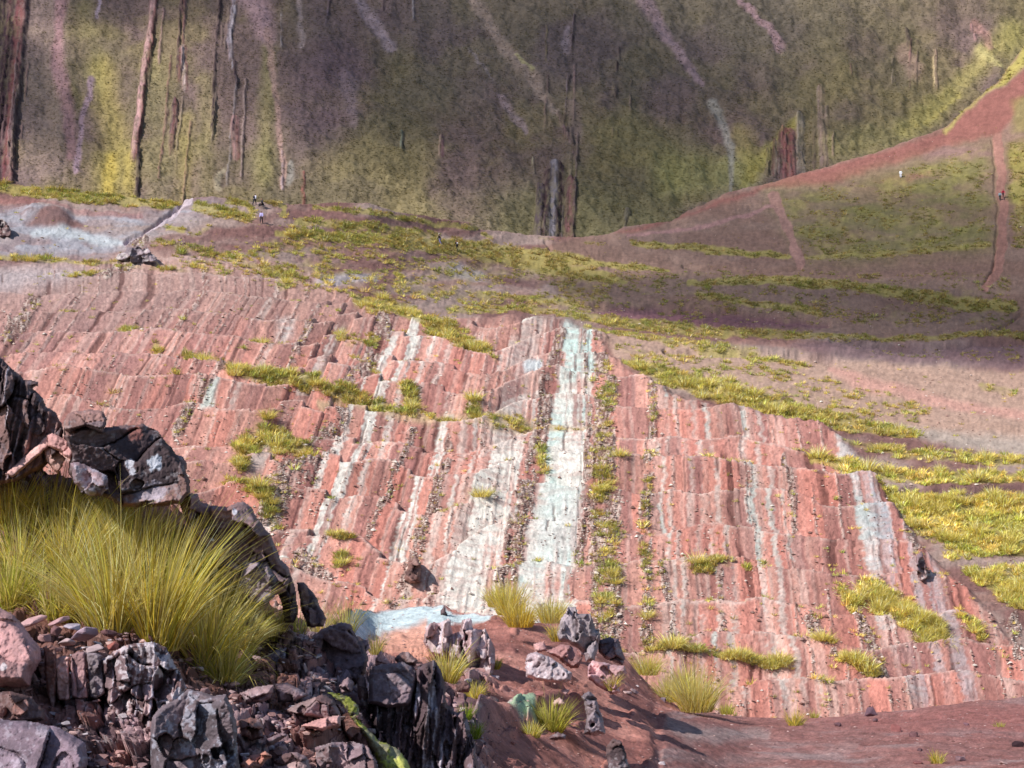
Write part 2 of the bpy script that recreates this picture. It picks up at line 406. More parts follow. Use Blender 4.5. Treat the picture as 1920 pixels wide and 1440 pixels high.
# soils above and beside the bare beds
soil = EARTH + (MAUV - EARTH) * sm(.35, .65, fbm(px / 120, py / 30, 4, 141))[:, None]
soil = soil + (lin(156, 118, 106) - soil) * sm(.55, .75, fbm(px / 60, py / 14, 4, 142))[:, None] * .6
CV.col += (soil - CV.col) * up[:, None]
CV.mix(lin(180, 148, 130), .9 * CV.poly([(1110, 622), (1300, 645), (1560, 673), (1920, 697), (2200, 705), (2200, 900), (1920, 860), (1700, 812), (1450, 770), (1300, 735), (1170, 690)], 8))
CV.mix(lin(202, 150, 136), .7 * CV.stroke([(1560, 690, 10), (1620, 720, 18), (1760, 752, 14), (1920, 778, 14), (2160, 800, 16)], 14, .9))
CV.mix(lin(188, 162, 128), .75 * CV.stroke([(600, 770, 6), (760, 796, 14), (900, 806, 16), (1000, 808, 14), (1110, 810, 10)], 12, .8)); CV.mix(lin(168, 160, 150), .6 * CV.stroke([(1690, 800, 14), (1800, 825, 20), (1960, 840, 20)], 18, .9))
CV.mix(SLATE * .9, (.45 + .5 * sm(.4, .6, fbm(px / 60, py / 12, 4, 143))) * CV.poly([(-260, 395), (30, 390), (120, 395), (200, 400), (300, 403), (345, 378), (400, 374), (440, 392), (390, 410), (330, 430), (270, 455), (190, 478), (-260, 480)], 16))
CV.mix(EARTH * .9, .9 * CV.poly([(55, 425), (80, 398), (100, 393), (150, 412), (175, 425), (90, 428)], 6))
CV.mix(MAUV, .7 * CV.stroke([(160, 425), (240, 432), (300, 428)], 7)); CV.mix(HRED * 1.1, .5 * CV.stroke([(0, 375), (60, 378), (150, 395), (260, 405)], 6))
CV.mix(lin(186, 190, 192), .85 * CV.stroke([(60, 440, 10), (120, 436, 14), (180, 446, 14), (230, 456, 8)], 10, .8))
CV.mix(lin(170, 164, 166), .55 * CV.poly([(-260, 500), (120, 500), (170, 515), (110, 535), (60, 545), (-260, 570)], 20))
CV.mix(lin(172, 172, 180), .5 * CV.stroke([(600, 530, 18), (650, 520, 16), (700, 525, 10)], 14)); CV.mix(lin(172, 172, 180), .4 * CV.stroke([(850, 505, 18), (900, 520, 12)], 14))
CV.mix(lin(192, 200, 196), .6 * streak * CV.poly([(521, 600), (548, 596), (550, 640), (518, 646)], 8)); CV.mix(PALE, .7 * CV.poly([(385, 760), (410, 745), (398, 800), (372, 800)], 4))
# the red hill on the right with its bare ridge
hillC = CV.poly([(1100, 445), (1280, 395), (1430, 340), (1640, 280), (1770, 235), (1920, 80), (2200, -180), (2200, 640), (1600, 632), (1300, 600), (1080, 580), (980, 470)], 10)
CV.mix(lin(136, 108, 94), .8 * hillC)
CV.mix(lin(142, 92, 84), .92 * CV.poly([(1150, 436), (1290, 402), (1430, 348), (1640, 288), (1775, 243), (1850, 182), (1925, 128), (2200, -70), (2200, 60), (1925, 178), (1880, 244), (1770, 275), (1640, 318), (1560, 346), (1440, 352), (1330, 395), (1200, 432)], 7))
CV.mix(lin(166, 152, 88), .9 * CV.poly([(1768, 244), (1835, 188), (1880, 140), (1925, 84), (2200, -160), (2200, -90), (1925, 122), (1850, 178), (1772, 250)], 5))
CV.mix(lin(148, 112, 112), .8 * CV.poly([(1730, 290), (1770, 272), (1865, 278), (1866, 290), (1790, 312), (1735, 306)], 8))
CV.mix(lin(172, 106, 106), .7 * CV.poly([(1640, 338), (1700, 325), (1760, 318), (1740, 330), (1690, 340)], 5))
fieldn = sm(.35, .65, fbm(px / 70, py / 22, 4, 151))
CV.mix(lin(122, 114, 74), (.4 + .55 * fieldn) * CV.poly([(1440, 362), (1560, 350), (1640, 330), (1860, 262), (1866, 470), (1640, 486), (1510, 497), (1470, 420)], 34))
CV.mix(lin(126, 116, 64), (.3 + .6 * fieldn) * CV.poly([(1888, 262), (1925, 255), (2200, 250), (2200, 440), (1925, 420), (1890, 400)], 10))
CV.mix(lin(136, 124, 76), .7 * CV.poly([(1895, 190), (2200, 90), (2200, 240), (1900, 245)], 10))
CV.mix(lin(120, 82, 90), .85 * CV.poly([(1100, 590), (1150, 570), (1300, 574), (1430, 585), (1558, 602), (1540, 612), (1380, 608), (1180, 606)], 6))  # shade of the gully bank painted as a dark purple band
CV.mix(lin(124, 98, 100), .8 * CV.poly([(1480, 650), (1600, 636), (1750, 642), (1920, 640), (2200, 640), (2200, 700), (1920, 693), (1640, 676), (1550, 668)], 8))  # shaded lower bank, its shade put into the colour
CV.mix(lin(112, 84, 82), .9 * CV.stroke([(1700, 914, 3), (1770, 916, 8), (1850, 913, 9), (2000, 911, 9)], 8, .6))
CV.mix(lin(170, 128, 124), .75 * CV.stroke([(1180, 440), (1300, 428), (1400, 402), (1450, 386)], 4))
tr1 = CV.stroke([(1452, 370, 11), (1462, 400, 10), (1478, 440, 10), (1500, 496, 11)], 10, .8); tr1 = sm(.36, .5, tr1 + .5 * (fbm(px / 10, py / 10, 4, 174) - .5)) * sm(.05, .3, tr1)
tr2 = CV.stroke([(1874, 252, 9), (1877, 330, 10), (1879, 400, 10), (1879, 470, 11), (1870, 510, 12), (1852, 540, 10)], 10, .8); tr2 = sm(.36, .5, tr2 + .5 * (fbm(px / 10, py / 10, 4, 174) - .5)) * sm(.05, .3, tr2)
tr3 = CV.stroke([(236, 458, 5), (262, 444, 6), (300, 422, 6), (328, 404, 7), (345, 384, 8), (352, 374, 8)], 6, .8); tr3 = sm(.36, .5, tr3 + .5 * (fbm(px / 10, py / 10, 4, 174) - .5)) * sm(.05, .3, tr3)
trn = fbm(px / 12, py / 18, 4, 175)[:, None]; CV.mix(lin(162, 122, 112) , tr1 * .85); CV.mix(lin(158, 114, 102), tr2 * .9); CV.col *= 1 + ((.5 * (trn - .5)) * (tr1 + tr2)[:, None]); CV.mix(lin(190, 172, 176), tr3)
# rubble of the hard beds
speck = sm(.45, .7, n2(px / 3.2, py / 3.2, 161))[:, None]
rc = lin(126, 100, 92) + (lin(190, 170, 158) - lin(126, 100, 92)) * speck
CV.col += (rc - CV.col) * (sm(.35, .6, rub + .5 * (rubn - .5)) * .88)[:, None]
rm = BARE * sm(.25, .7, rib) * (1 - .6 * white)
CV.col += (lin(140, 102, 92) + (lin(196, 172, 160) - lin(140, 102, 92)) * speck - CV.col) * (rm * .7)[:, None]
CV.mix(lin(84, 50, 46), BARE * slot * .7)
# grass cover: used for the soil between the plants and for where the plants stand
G = np.zeros(len(px))
GS = [([(-230, 335), (0, 350), (120, 366), (330, 384)], 16, 1), ([(365, 390, 14), (420, 402, 16), (470, 412, 10)], 14, 1), ([(430, 382), (460, 390), (475, 402)], 8, .9), ([(500, 385), (530, 392), (530, 405)], 8, .9),
      ([(520, 437, 8), (700, 445, 18), (850, 463, 26), (1000, 492, 24), (1100, 512, 18), (1175, 526, 8)], 22, .95), ([(560, 418), (700, 425), (820, 440)], 12, .8), ([(590, 390), (760, 410), (890, 427)], 8, .8),
      ([(830, 452, 8), (900, 462, 14), (1000, 478, 16), (1090, 490, 14), (1250, 504, 5)], 14, 1), ([(900, 440), (925, 448)], 7, .9), ([(1010, 448), (1130, 460)], 5, .5), ([(1190, 455, 8), (1330, 466, 12), (1480, 482, 8)], 10, 1),
      ([(1505, 482), (1640, 476), (1860, 462)], 10, .7), ([(1290, 530, 8), (1450, 528, 14), (1600, 538, 16), (1760, 562, 18), (1905, 578, 14)], 18, .95), ([(1310, 552), (1420, 568), (1530, 584)], 9, .8),
      ([(1060, 592, 10), (1200, 606, 20), (1400, 624, 18), (1600, 630, 8), (1920, 628, 8)], 18, .8), ([(670, 568, 14), (740, 582, 22), (800, 610, 22), (860, 645, 24), (915, 662, 10)], 20, .95), ([(840, 584), (960, 578), (1080, 590)], 14, .75),
      ([(900, 552), (1000, 560), (1080, 568)], 12, .8), ([(1100, 615, 6), (1200, 632, 12), (1300, 645, 16), (1400, 662, 18), (1510, 688, 8)], 14, .75), ([(1175, 682, 8), (1230, 700, 18), (1330, 728, 30), (1450, 764, 32), (1560, 790, 22), (1720, 812, 10)], 26, 1),
      ([(1580, 828, 10), (1700, 852, 18), (1920, 862, 18), (2160, 870, 18)], 16, .7), ([(1520, 868, 8), (1620, 882, 18), (1720, 894, 16), (1920, 893, 12), (2160, 893, 12)], 16, 1),
      ([(430, 712, 8), (520, 726, 20), (600, 742, 22), (690, 768, 18), (770, 792, 12)], 18, .85), ([(1580, 1125), (1600, 1140)], 14, .8), ([(1620, 1118, 20), (1690, 1150, 34), (1740, 1190, 28), (1770, 1215, 16)], 30, 1),
      ([(-230, 478), (0, 482), (100, 485), (180, 494), (230, 488)], 7, .75), ([(210, 500), (300, 505), (360, 512)], 7, .5), ([(290, 460), (400, 478), (460, 500)], 12, .55), ([(420, 478), (480, 500), (560, 516)], 12, .7), ([(520, 500), (545, 540), (530, 545)], 12, .7),
      ([(740, 510), (750, 525)], 9, 1), ([(780, 500), (790, 560)], 7, .5), ([(680, 560), (640, 640), (700, 700)], 14, .45), ([(1190, 1246), (1300, 1250), (1430, 1254), (1470, 1262)], 5, 1), ([(1570, 1260), (1640, 1282)], 7, 1),
      ([(1325, 886), (1420, 879)], 4, 1), ([(450, 888)], 18, 1), ([(235, 632, 14), (262, 628, 8)], 12, 1), ([(292, 664)], 12, .9), ([(350, 672, 12), (390, 690, 14)], 14, .7), ([(330, 720), (310, 735)], 10, .6), ([(130, 520), (200, 510)], 9, .6),
      ([(450, 850, 22), (500, 825, 28), (560, 850, 26), (590, 870, 18)], 24, .8), ([(430, 920, 14), (500, 960, 20), (510, 1000, 18)], 16, .6), ([(770, 795, 10), (900, 808, 12), (1100, 812, 10)], 10, .5), ([(660, 640, 16), (700, 650, 12)], 14, .6), ([(760, 590, 20), (700, 580, 20)], 20, .8), ([(1500, 1200), (1560, 1240)], 12, .5), ([(1770, 1000, 18), (1790, 1040, 18)], 16, .6), ([(1840, 720), (1900, 735)], 12, .6), ([(1800, 1150), (1860, 1230)], 16, .5), ([(635, 1062)], 16, 1), ([(650, 1028), (620, 1025)], 8, .8), ([(1395, 1080)], 6, .7), ([(1010, 870), (1020, 890)], 12, .9), ([(1360, 1075, 16), (1300, 1080, 16)], 14, .5), ([(1430, 1075)], 12, .4),
      ([(765, 752, 18), (772, 775, 14)], 16, 1), ([(885, 788)], 16, .8), ([(1000, 800), (950, 800)], 12, .4), ([(340, 436), (320, 430)], 10, .9), ([(390, 432), (360, 445)], 9, .6), ([(1000, 680)], 8, .7), ([(910, 655), (925, 690)], 8, .6)]
for pts, w, k_ in GS:
    G = np.maximum(G, k_ * CV.stroke(pts, w, .75))
for pts, k_ in [([(1440, 362), (1640, 335), (1860, 264), (1866, 470), (1510, 497)], .5), ([(1890, 260), (2200, 255), (2200, 480), (1895, 470)], .7), ([(1640, 905), (1760, 925), (2200, 930), (2200, 1045), (1810, 1045), (1700, 990)], .85), ([(1790, 1062), (2200, 1050), (2200, 1180), (1900, 1140)], .85),
                ([(1540, 640), (1920, 645), (1920, 690), (1640, 670)], .35), ([(1130, 640), (1500, 690), (1760, 760), (1700, 800), (1450, 750), (1180, 680)], .45), ([(1120, 500), (1900, 510), (1900, 620), (1300, 600), (1100, 560)], .42), ([(560, 415), (1170, 520), (1100, 600), (700, 560), (440, 480)], .5), ([(300, 455), (560, 470), (700, 560), (560, 560), (300, 500)], .42), ([(1768, 244), (1925, 88), (2200, -150), (2200, -90), (1925, 122), (1850, 178)], .8)]:
    G = np.maximum(G, k_ * CV.poly(pts, 12))
G = np.maximum(G, .42 * CV.stroke(RUB[1][3], 30, .8)); G = np.maximum(G, .38 * CV.stroke(RUB[3][3], 12, .8))
G = np.maximum(G, BARE * .55 * crest * sm(.62, .72, fbm(px / 40, py / 30, 3, 172)))
G *= sm(.12, .5, fbm(px / 60, py / 16, 4, 173) + .45 * (G > .55)) 
G *= (1 - tr1) * (1 - tr2) * (1 - tr3)
gn = fbm(px / 16, py / 9, 3, 171)
gsoil = lin(178, 160, 84) + (lin(160, 150, 86) - lin(178, 160, 84)) * gn[:, None]
CV.col += (gsoil - CV.col) * (sm(.35, .95, G + .5 * (gn - .5)) * .75)[:, None]
CV.col *= (1 + .34 * (fbm(px / 5, py / 4, 3, 181) - .5) + .35 * up * (fbm(px / 9, py / 3.5, 3, 182) - .5) + .30 * BARE * (n2(px / 2.6, py / 2.4, 183) - .5) - .32 * BARE * sm(.78, .92, n2(px / 4.2, py / 3.6, 184)) * (1 - .6 * white))[:, None]
H.seal()
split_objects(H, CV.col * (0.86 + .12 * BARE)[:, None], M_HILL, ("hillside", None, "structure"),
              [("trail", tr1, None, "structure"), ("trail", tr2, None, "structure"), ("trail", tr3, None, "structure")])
HG, HRUB, HWH, HRIB = G, rub, white, rib * BARE
Hpx, Hpy = px, py

# ------------------------------------------------------------------ the far mountain wall
K_M = [(-300, [(-220, 880), (0, 790), (250, 705), (440, 650), (560, 625)]), (600, [(-220, 900), (0, 805), (250, 720), (440, 662), (560, 635)]),
       (1200, [(-220, 930), (0, 830), (250, 740), (440, 680), (560, 650)]), (2200, [(-220, 1010), (0, 890), (250, 770), (440, 690), (560, 655)])]
XM = np.arange(-300, 2240, 1.9)
M = Sheet(XM, [(-300, -220), (2240, -220)], K_M, 410, 560, [20, 80, 250], [10, 70, 260])
px = M.px.ravel(); py = M.py.ravel()
CM = Canvas(px, py, warp=5, wl=34, seed=15)
lean = px + 0.10 * (py - 200) * sm(700, 100, px)
left = sm(760, 420, px)
dz = 10 * (fbm(px / 260, py / 420, 4, 201) - .5) + 2 * left * (n1(lean / 38, 202) - .5) + 3 * (fbm(lean / 30, py / 120, 3, 203) - .5)
dz += 4.2 * (fbm((px + .9 * py) / 26, (py - .35 * px) / 9, 3, 204) - .5) * (1 - .5 * left) + 1.2 * (fbm(px / 7, py / 6, 2, 205) - .5) + 5 * (fbm((px - .7 * py) / 60, (py + .5 * px) / 130, 3, 208) - .5)
base = lin(118, 106, 88) + (lin(122, 102, 102) - lin(118, 106, 88)) * sm(.35, .65, fbm(px / 150, py / 160, 4, 206))[:, None]
base = base + (lin(138, 124, 92) - base) * sm(.45, .7, fbm(px / 110, py / 60, 4, 207))[:, None] * .6
CM.col[:] = base
CM.mix(lin(112, 92, 104), .7 * CM.poly([(520, -230), (760, -230), (700, 150), (640, 260), (540, 330), (560, 100)], 50))
CM.mix(lin(110, 100, 104), .4 * CM.poly([(680, -230), (1900, -230), (1500, 140), (1100, 200), (760, 180)], 70))
CM.mix(lin(150, 128, 128), .6 * CM.poly([(40, -230), (110, -230), (130, 200), (120, 340), (40, 340)], 16))
for pts, w, c, k_ in [([(190, 120, 30), (215, 240, 40), (205, 370, 50)], 40, (170, 154, 88), .6), ([(160, 20, 20), (180, 150, 26)], 26, (140, 130, 90), .4), ([(205, 290, 14), (205, 370, 18)], 16, (198, 174, 92), .65), ([(240, 300, 14), (245, 375, 14)], 14, (190, 170, 96), .5),
                      ([(290, 120, 30), (300, 370, 40)], 34, (152, 140, 106), .45), ([(350, 220, 18), (345, 370, 26)], 20, (172, 156, 100), .45), ([(385, 150, 20), (390, 370, 26)], 20, (160, 148, 100), .4), ([(505, 90, 18), (495, 330, 24)], 20, (156, 146, 98), .5),
                      ([(1270, 330, 60), (1400, 330, 50)], 50, (172, 166, 108), .6), ([(1400, 345, 14), (1445, 280, 16), (1490, 232, 10)], 14, (180, 166, 92), .5), ([(1390, 250, 30), (1420, 330, 20)], 26, (168, 152, 92), .5), ([(1180, 260, 60), (1290, 300, 60)], 60, (140, 130, 92), .4),
                      ([(1700, 240, 30), (1800, 150, 30), (1900, 60, 40)], 30, (176, 164, 100), .6), ([(1560, 280, 40), (1680, 250, 40)], 40, (146, 138, 92), .5), ([(960, 400, 90), (1200, 420, 80)], 60, (132, 126, 92), .5), ([(1835, 90, 10), (1875, 125, 8)], 8, (196, 182, 130), .7), ([(1800, 170, 6), (1740, 215, 5)], 6, (190, 174, 110), .6)]:
    CM.mix(lin(*c), k_ * CM.stroke(pts, w, .9))
scree = np.zeros(len(px))
for pts, w, c, k_ in [([(870, -60, 16), (900, 20, 15), (945, 85, 15), (1000, 150, 14), (1035, 205, 12)], 14, (172, 148, 140), .75), ([(650, -60, 12), (690, 25, 12), (730, 85, 14)], 12, (164, 144, 156), .75), ([(1360, -60, 9), (1395, 8, 8), (1425, 35, 9), (1462, 88, 14)], 9, (176, 142, 150), .85),
                      ([(1190, -20, 22), (1240, 55, 16), (1285, 115, 12), (1314, 152, 6)], 14, (168, 140, 150), .8), ([(930, 180, 6), (955, 205, 9), (985, 245, 7)], 8, (166, 142, 150), .7), ([(430, -60, 34), (480, 0, 32), (505, 70, 20)], 30, (164, 134, 144), .85), ([(505, 60, 10), (515, 180, 8), (530, 290, 6), (532, 340, 6)], 9, (178, 144, 140), .75),
                      ([(120, -20, 14), (110, 60, 14), (112, 120, 16), (128, 200, 16), (135, 290, 14)], 15, (160, 122, 132), .75), ([(172, 140, 7), (155, 230, 6), (142, 320, 6)], 7, (158, 132, 148), .9), ([(184, -20, 5), (187, 40, 4)], 5, (170, 150, 170), .8), ([(560, 0, 6), (566, 90, 5)], 6, (172, 152, 156), .6),
                      ([(1335, 190, 10), (1372, 280, 10), (1372, 360, 5)], 10, (170, 162, 158), .7), ([(655, 150, 20), (665, 230, 14)], 18, (150, 128, 140), .5), ([(880, 95, 4), (920, 150, 4)], 4, (156, 140, 146), .6), ([(1825, 35, 10), (1845, 65, 14), (1860, 90, 8)], 10, (176, 132, 128), .6), ([(1690, 90, 16), (1720, 130, 20)], 16, (162, 132, 128), .5), ([(1070, 200, 16), (1085, 260, 14)], 14, (150, 126, 130), .4), ([(1060, 90, 12), (1066, 60, 6)], 8, (168, 148, 160), .6),
                      ([(540, 300, 6), (545, 330, 9)], 8, (160, 156, 156), .5), ([(415, 310, 6), (412, 345, 8)], 8, (180, 168, 148), .5), ([(1000, 135, 5), (970, 105, 5)], 5, (190, 176, 130), .7)]:
    m = CM.stroke(pts, w, .7); CM.mix(lin(*c), k_ * m); scree = np.maximum(scree, m)
# upright beds that stick out of the grass as ribs, the shade of their right flanks painted into the colour
cl = np.zeros(len(px))
MX = CM.px + 3.2 * (fbm(CM.px / 40, CM.py / 70, 2, 225) - .5) + 6.0 * (fbm(CM.px / 9, CM.py / 16, 4, 226) - .5); MY = CM.py
def rib_bed(pts, w, cols, h=2.5, k_=.9):
    global dz, cl
    kx_, ky_ = CM.x, CM.y; CM.x, CM.y = MX, MY; m = CM.stroke(pts, w, .3); CM.x, CM.y = kx_, ky_
    m = m * sm(.34, .5, fbm(px / 12, py / 42, 4, 224) + .3 * (w > 8.5)); I = np.nonzero(m > 0.01)[0]
    yy = np.array([q[1] for q in pts]); xx = np.array([q[0] for q in pts])
    off = (MX[I] - np.interp(MY[I], yy, xx)) / w
    bandn = n1(off * 4.6 + len(pts) * 7.7 + w, 221) * .8 + .2 * fbm(CM.x[I] / 3, CM.y[I] / 26, 2, 222)
    cc = np.stack([np.interp(off, np.linspace(-1, 1, len(cols)), [lin(*c)[i] for c in cols]) for i in range(3)], 1)
    cc *= (.6 + .8 * bandn)[:, None]
    a = (k_ * m[I] * (.45 + .55 * sm(.35, .6, fbm(CM.x[I] / 3, CM.y[I] / 9, 3, 227))))[:, None]; CM.col[I] += (cc - CM.col[I]) * a
    dz[I] += .34 * h * m[I] * (sm(1.0, .5, off) * sm(-1.1, -.6, off)) * (.6 + .8 * fbm(CM.x[I] / 9, CM.y[I] / 60, 3, 223)) + .8 * m[I] * (bandn - .5)
    cl = np.maximum(cl, m)
MAR = (88, 64, 74); DK = (62, 48, 56); PK = (176, 138, 142); RD = (136, 88, 90); GY = (150, 144, 154)
rib_bed([(42, -230), (36, 0), (26, 120), (16, 220), (8, 345)], 24, [MAR, (104, 66, 74), DK, (120, 70, 76), RD, DK, MAR], 7)
rib_bed([(8, -230), (2, 60), (-12, 345)], 14, [MAR, DK, MAR], 4)
rb = random.Random(5)
for x0, n_, y0, y1 in [(30, 12, -230, 345), (285, 3, 0, 260), (335, 4, -100, 280), (430, 3, -100, 250), (1040, 8, 310, 455), (1080, 3, 60, 260), (1480, 8, 240, 335), (1540, 5, 180, 310), (1700, 3, 20, 160)]:
    for _ in range(n_):
        xa = x0 + rb.uniform(-26, 26); ya = rb.uniform(y0, y1 - 30); yb = ya + rb.uniform(.2, .7) * (y1 - y0); sl_ = -.10 if x0 < 500 else -.02
        rib_bed([(xa, ya), (xa + sl_ * (yb - ya), yb)], rb.uniform(1.6, 4.5), rb.choice([[DK, MAR, DK], [PK, DK], [GY, DK], [RD, MAR], [(170, 150, 140), DK]]), rb.uniform(1, 3), rb.uniform(.3, .65))
rib_bed([(300, -230), (290, 0), (284, 60), (272, 130), (262, 210), (252, 300)], 9, [MAR, PK, PK, RD, DK], 6)
rib_bed([(262, 290), (256, 380)], 4.5, [DK, DK, (50, 40, 46)], 5)
rib_bed([(352, -230), (344, 0), (338, 110), (326, 210), (318, 285)], 7, [DK, MAR, RD, PK], 5)
rib_bed([(346, 90), (347, 165)], 7, [PK, (200, 180, 182), RD, PK], 2, .8)
rib_bed([(420, -230), (414, 0), (404, 130), (397, 250)], 3.4, [DK, DK, (50, 40, 46)], 4)
rib_bed([(444, -230), (440, 0), (430, 70), (434, 128)], 6, [(160, 140, 156), (190, 180, 196), MAR], 3, .85)
rib_bed([(441, 120), (443, 165)], 3, [DK, DK], 3)
rib_bed([(440, 220), (443, 285)], 9, [RD, PK, RD, MAR], 2, .7)
rib_bed([(461, 150), (452, 325)], 3.2, [(150, 130, 130), DK], 3)
rib_bed([(532, 270), (530, 345)], 3, [(170, 150, 160), DK], 2)
rib_bed([(618, -230), (618, 10), (612, 70)], 4, [(150, 130, 156), DK, DK], 4)
rib_bed([(569, 322), (568, 392)], 4, [RD, (160, 84, 84), MAR], 2)
rib_bed([(720, -30), (718, 20)], 2.4, [DK, DK], 2); rib_bed([(773, -30), (776, 35)], 3, [GY, DK], 3); rib_bed([(525, -60), (530, 90)], 3, [(160, 150, 156), DK], 2)
rib_bed([(1078, 30), (1072, 90), (1066, 150), (1062, 205)], 3.4, [(150, 132, 148), DK, DK], 5)
rib_bed([(1025, 55), (1022, 120)], 2.8, [DK, (170, 150, 110)], 3); rib_bed([(1026, 150), (1023, 245)], 3.4, [(130, 100, 104), DK], 4)
rib_bed([(1157, 100), (1154, 175), (1152, 252)], 6.5, [(170, 150, 120), (150, 130, 116), DK, DK], 5)
rib_bed([(1184, 150), (1183, 212)], 3, [(130, 110, 104), DK], 3); rib_bed([(1060, 215), (1058, 262)], 2.5, [DK, (150, 120, 110)], 3)
rib_bed([(1050, 210), (1082, 300)], 6, [(140, 112, 120), MAR, DK], 2, .5); rib_bed([(1000, 290), (1002, 318)], 2.5, [(160, 150, 130), DK], 2)
rib_bed([(1002, 375), (996, 460)], 6, [DK, MAR, DK], 5); rib_bed([(1014, 345), (1008, 455)], 9, [DK, (108, 92, 104), DK], 6)
rib_bed([(1040, 322), (1034, 460)], 22, [DK, MAR, DK, (140, 132, 146), (126, 118, 130), DK, MAR, DK], 7)
rib_bed([(1072, 345), (1068, 445)], 13, [MAR, (118, 76, 88), (140, 90, 98), MAR, DK], 5, .8); rib_bed([(1082, 250), (1080, 400)], 3, [(130, 110, 112), DK], 2, .6)
rib_bed([(1176, 405), (1166, 430)], 8, [DK, (130, 120, 116), DK], 4, .7)
rib_bed([(829, 260), (828, 297)], 6, [(180, 150, 140), DK, (140, 100, 110), PK], 3, .8); rib_bed([(754, 250), (754, 285)], 4, [(120, 130, 120), DK], 3, .8)
rib_bed([(1442, 290), (1438, 335)], 6, [DK, (160, 140, 110), DK], 5); rib_bed([(1456, 275), (1452, 335)], 7, [DK, (120, 80, 80), (180, 160, 146), RD], 5); rib_bed([(1476, 258), (1480, 338)], 20, [MAR, RD, (178, 112, 110), RD, (190, 150, 140)], 6); rib_bed([(1500, 225), (1502, 330)], 9, [(170, 150, 140), (140, 130, 126), (180, 160, 150)], 3, .7)
rib_bed([(1538, 170), (1540, 230), (1545, 310)], 9, [(130, 116, 118), (170, 140, 136), (140, 120, 110), (176, 146, 140)], 3, .7)
rib_bed([(1760, -30), (1761, 42)], 3, [(150, 130, 110), DK, DK], 4); rib_bed([(1752, 90), (1756, 152)], 5, [(190, 170, 130), (180, 150, 136), DK], 3, .8); rib_bed([(1700, 55), (1702, 82)], 5, [DK, DK], 4, .7); rib_bed([(1676, 100), (1674, 150)], 4, [(170, 150, 140), DK], 3, .6)
rib_bed([(1594, 130), (1596, 145)], 3, [RD, MAR], 2, .6); rib_bed([(1822, 40), (1830, 75)], 3, [RD, PK, RD], 2, .6)
dk = sm(.7, .85, n2(px / 6.5, py / 5, 231)) * (1 - cl) * (.3 + .9 * scree)
CM.col *= (1 - .22 * dk)[:, None]
CM.col *= (1 + .35 * (fbm(px / 5, py / 4, 3, 232) - .5))[:, None]
M.Z += dz.reshape(M.shape)
M.Y += (-.25 * dz).reshape(M.shape)
M.seal()
mo = mesh_obj("mountain", M.verts(), M.quads(), M_MOUNT, CM.col * np.array([.83, .82, .74])); tag(mo, kind="structure")
MCL, MSC, MCOL = cl, scree, CM.col

# ------------------------------------------------------------------ the near ground: stony ledge, red dirt and the path
SKY_N = [(-260, 860), (0, 865), (110, 880), (200, 925), (330, 948), (400, 1010), (470, 1080), (540, 1150), (570, 1172), (620, 1168), (650, 1148), (700, 1142), (760, 1141), (830, 1136), (860, 1150), (920, 1152), (960, 1162), (1060, 1170), (1120, 1195), (1180, 1245),
         (1230, 1300), (1280, 1332), (1400, 1343), (1500, 1346), (1600, 1341), (1700, 1332), (1800, 1317), (1920, 1310), (2180, 1300)]
K_N = [(-260, [(860, 12.6), (1130, 9.6), (1250, 7.9), (1350, 6.9), (1600, 5.2)]), (0, [(865, 12.6), (1130, 9.6), (1250, 8.0), (1350, 7.0), (1600, 5.4)]),
       (300, [(945, 12.6), (1150, 10.2), (1260, 8.8), (1350, 7.8), (1600, 5.8)]), (480, [(1090, 13.6), (1200, 11.6), (1270, 10.4), (1350, 9.2), (1600, 6.5)]),
       (620, [(1166, 23), (1210, 14), (1270, 11.6), (1350, 10), (1600, 7)]), (700, [(1142, 43), (1200, 33), (1260, 16), (1350, 12), (1600, 8)]),
       (830, [(1136, 44), (1190, 34), (1260, 24), (1340, 16.5), (1600, 9.5)]), (960, [(1162, 38), (1220, 31), (1300, 24), (1370, 19), (1600, 11)]),
       (1120, [(1195, 40), (1250, 34), (1320, 28.5), (1380, 24), (1600, 14)]), (1230, [(1300, 41), (1330, 33), (1370, 28), (1410, 24.5), (1600, 16)]),
       (1400, [(1343, 42), (1370, 36), (1400, 32), (1440, 28), (1600, 19)]), (1920, [(1310, 47), (1350, 39), (1390, 33), (1440, 28.5), (1600, 20)]), (2180, [(1300, 49), (1350, 39), (1390, 33), (1440, 28.5), (1600, 20)])]
XN = np.arange(-240, 2160, 1.9)
N = Sheet(XN, SKY_N, K_N, 330, 1590, [1, 3, 8, 16, 30], [0.15, 1.0, 4.0, 10, 20], smooth=40)
px = N.px.ravel(); py = N.py.ravel()
CN = Canvas(px, py, warp=6, wl=24, seed=25)
mpp = N.Y.ravel() / F
wx, wy = N.X.ravel(), N.Y.ravel()
BLUE0 = CN.poly([(630, 1190), (650, 1160), (665, 1145), (760, 1141), (832, 1134), (850, 1152), (925, 1153), (915, 1166), (850, 1168), (800, 1178), (730, 1192), (690, 1215)], 4)
PATH = CN.poly([(1245, 1345), (1280, 1330), (1500, 1344), (1800, 1315), (2200, 1290), (2200, 1600), (1215, 1600), (1220, 1440), (1235, 1390)], 8)
nd = .30 * (fbm(wx / 2.2, wy / 2.6, 4, 301) - .5) + .10 * (fbm(wx / .35, wy / .35, 3, 302) - .5) * (1 - .5 * PATH) + .035 * (fbm(wx / .09, wy / .09, 2, 303) - .5)
nd += .05 * CN.stroke([(1110, 1250, 20), (1180, 1330, 26), (1210, 1400, 22), (1230, 1460, 22)], 24, .9) - .05 * CN.stroke([(1225, 1330), (1232, 1390), (1240, 1460)], 12, .9)
nd += .25 * CN.stroke([(900, 1345), (1000, 1340), (1090, 1330)], 18, .9)
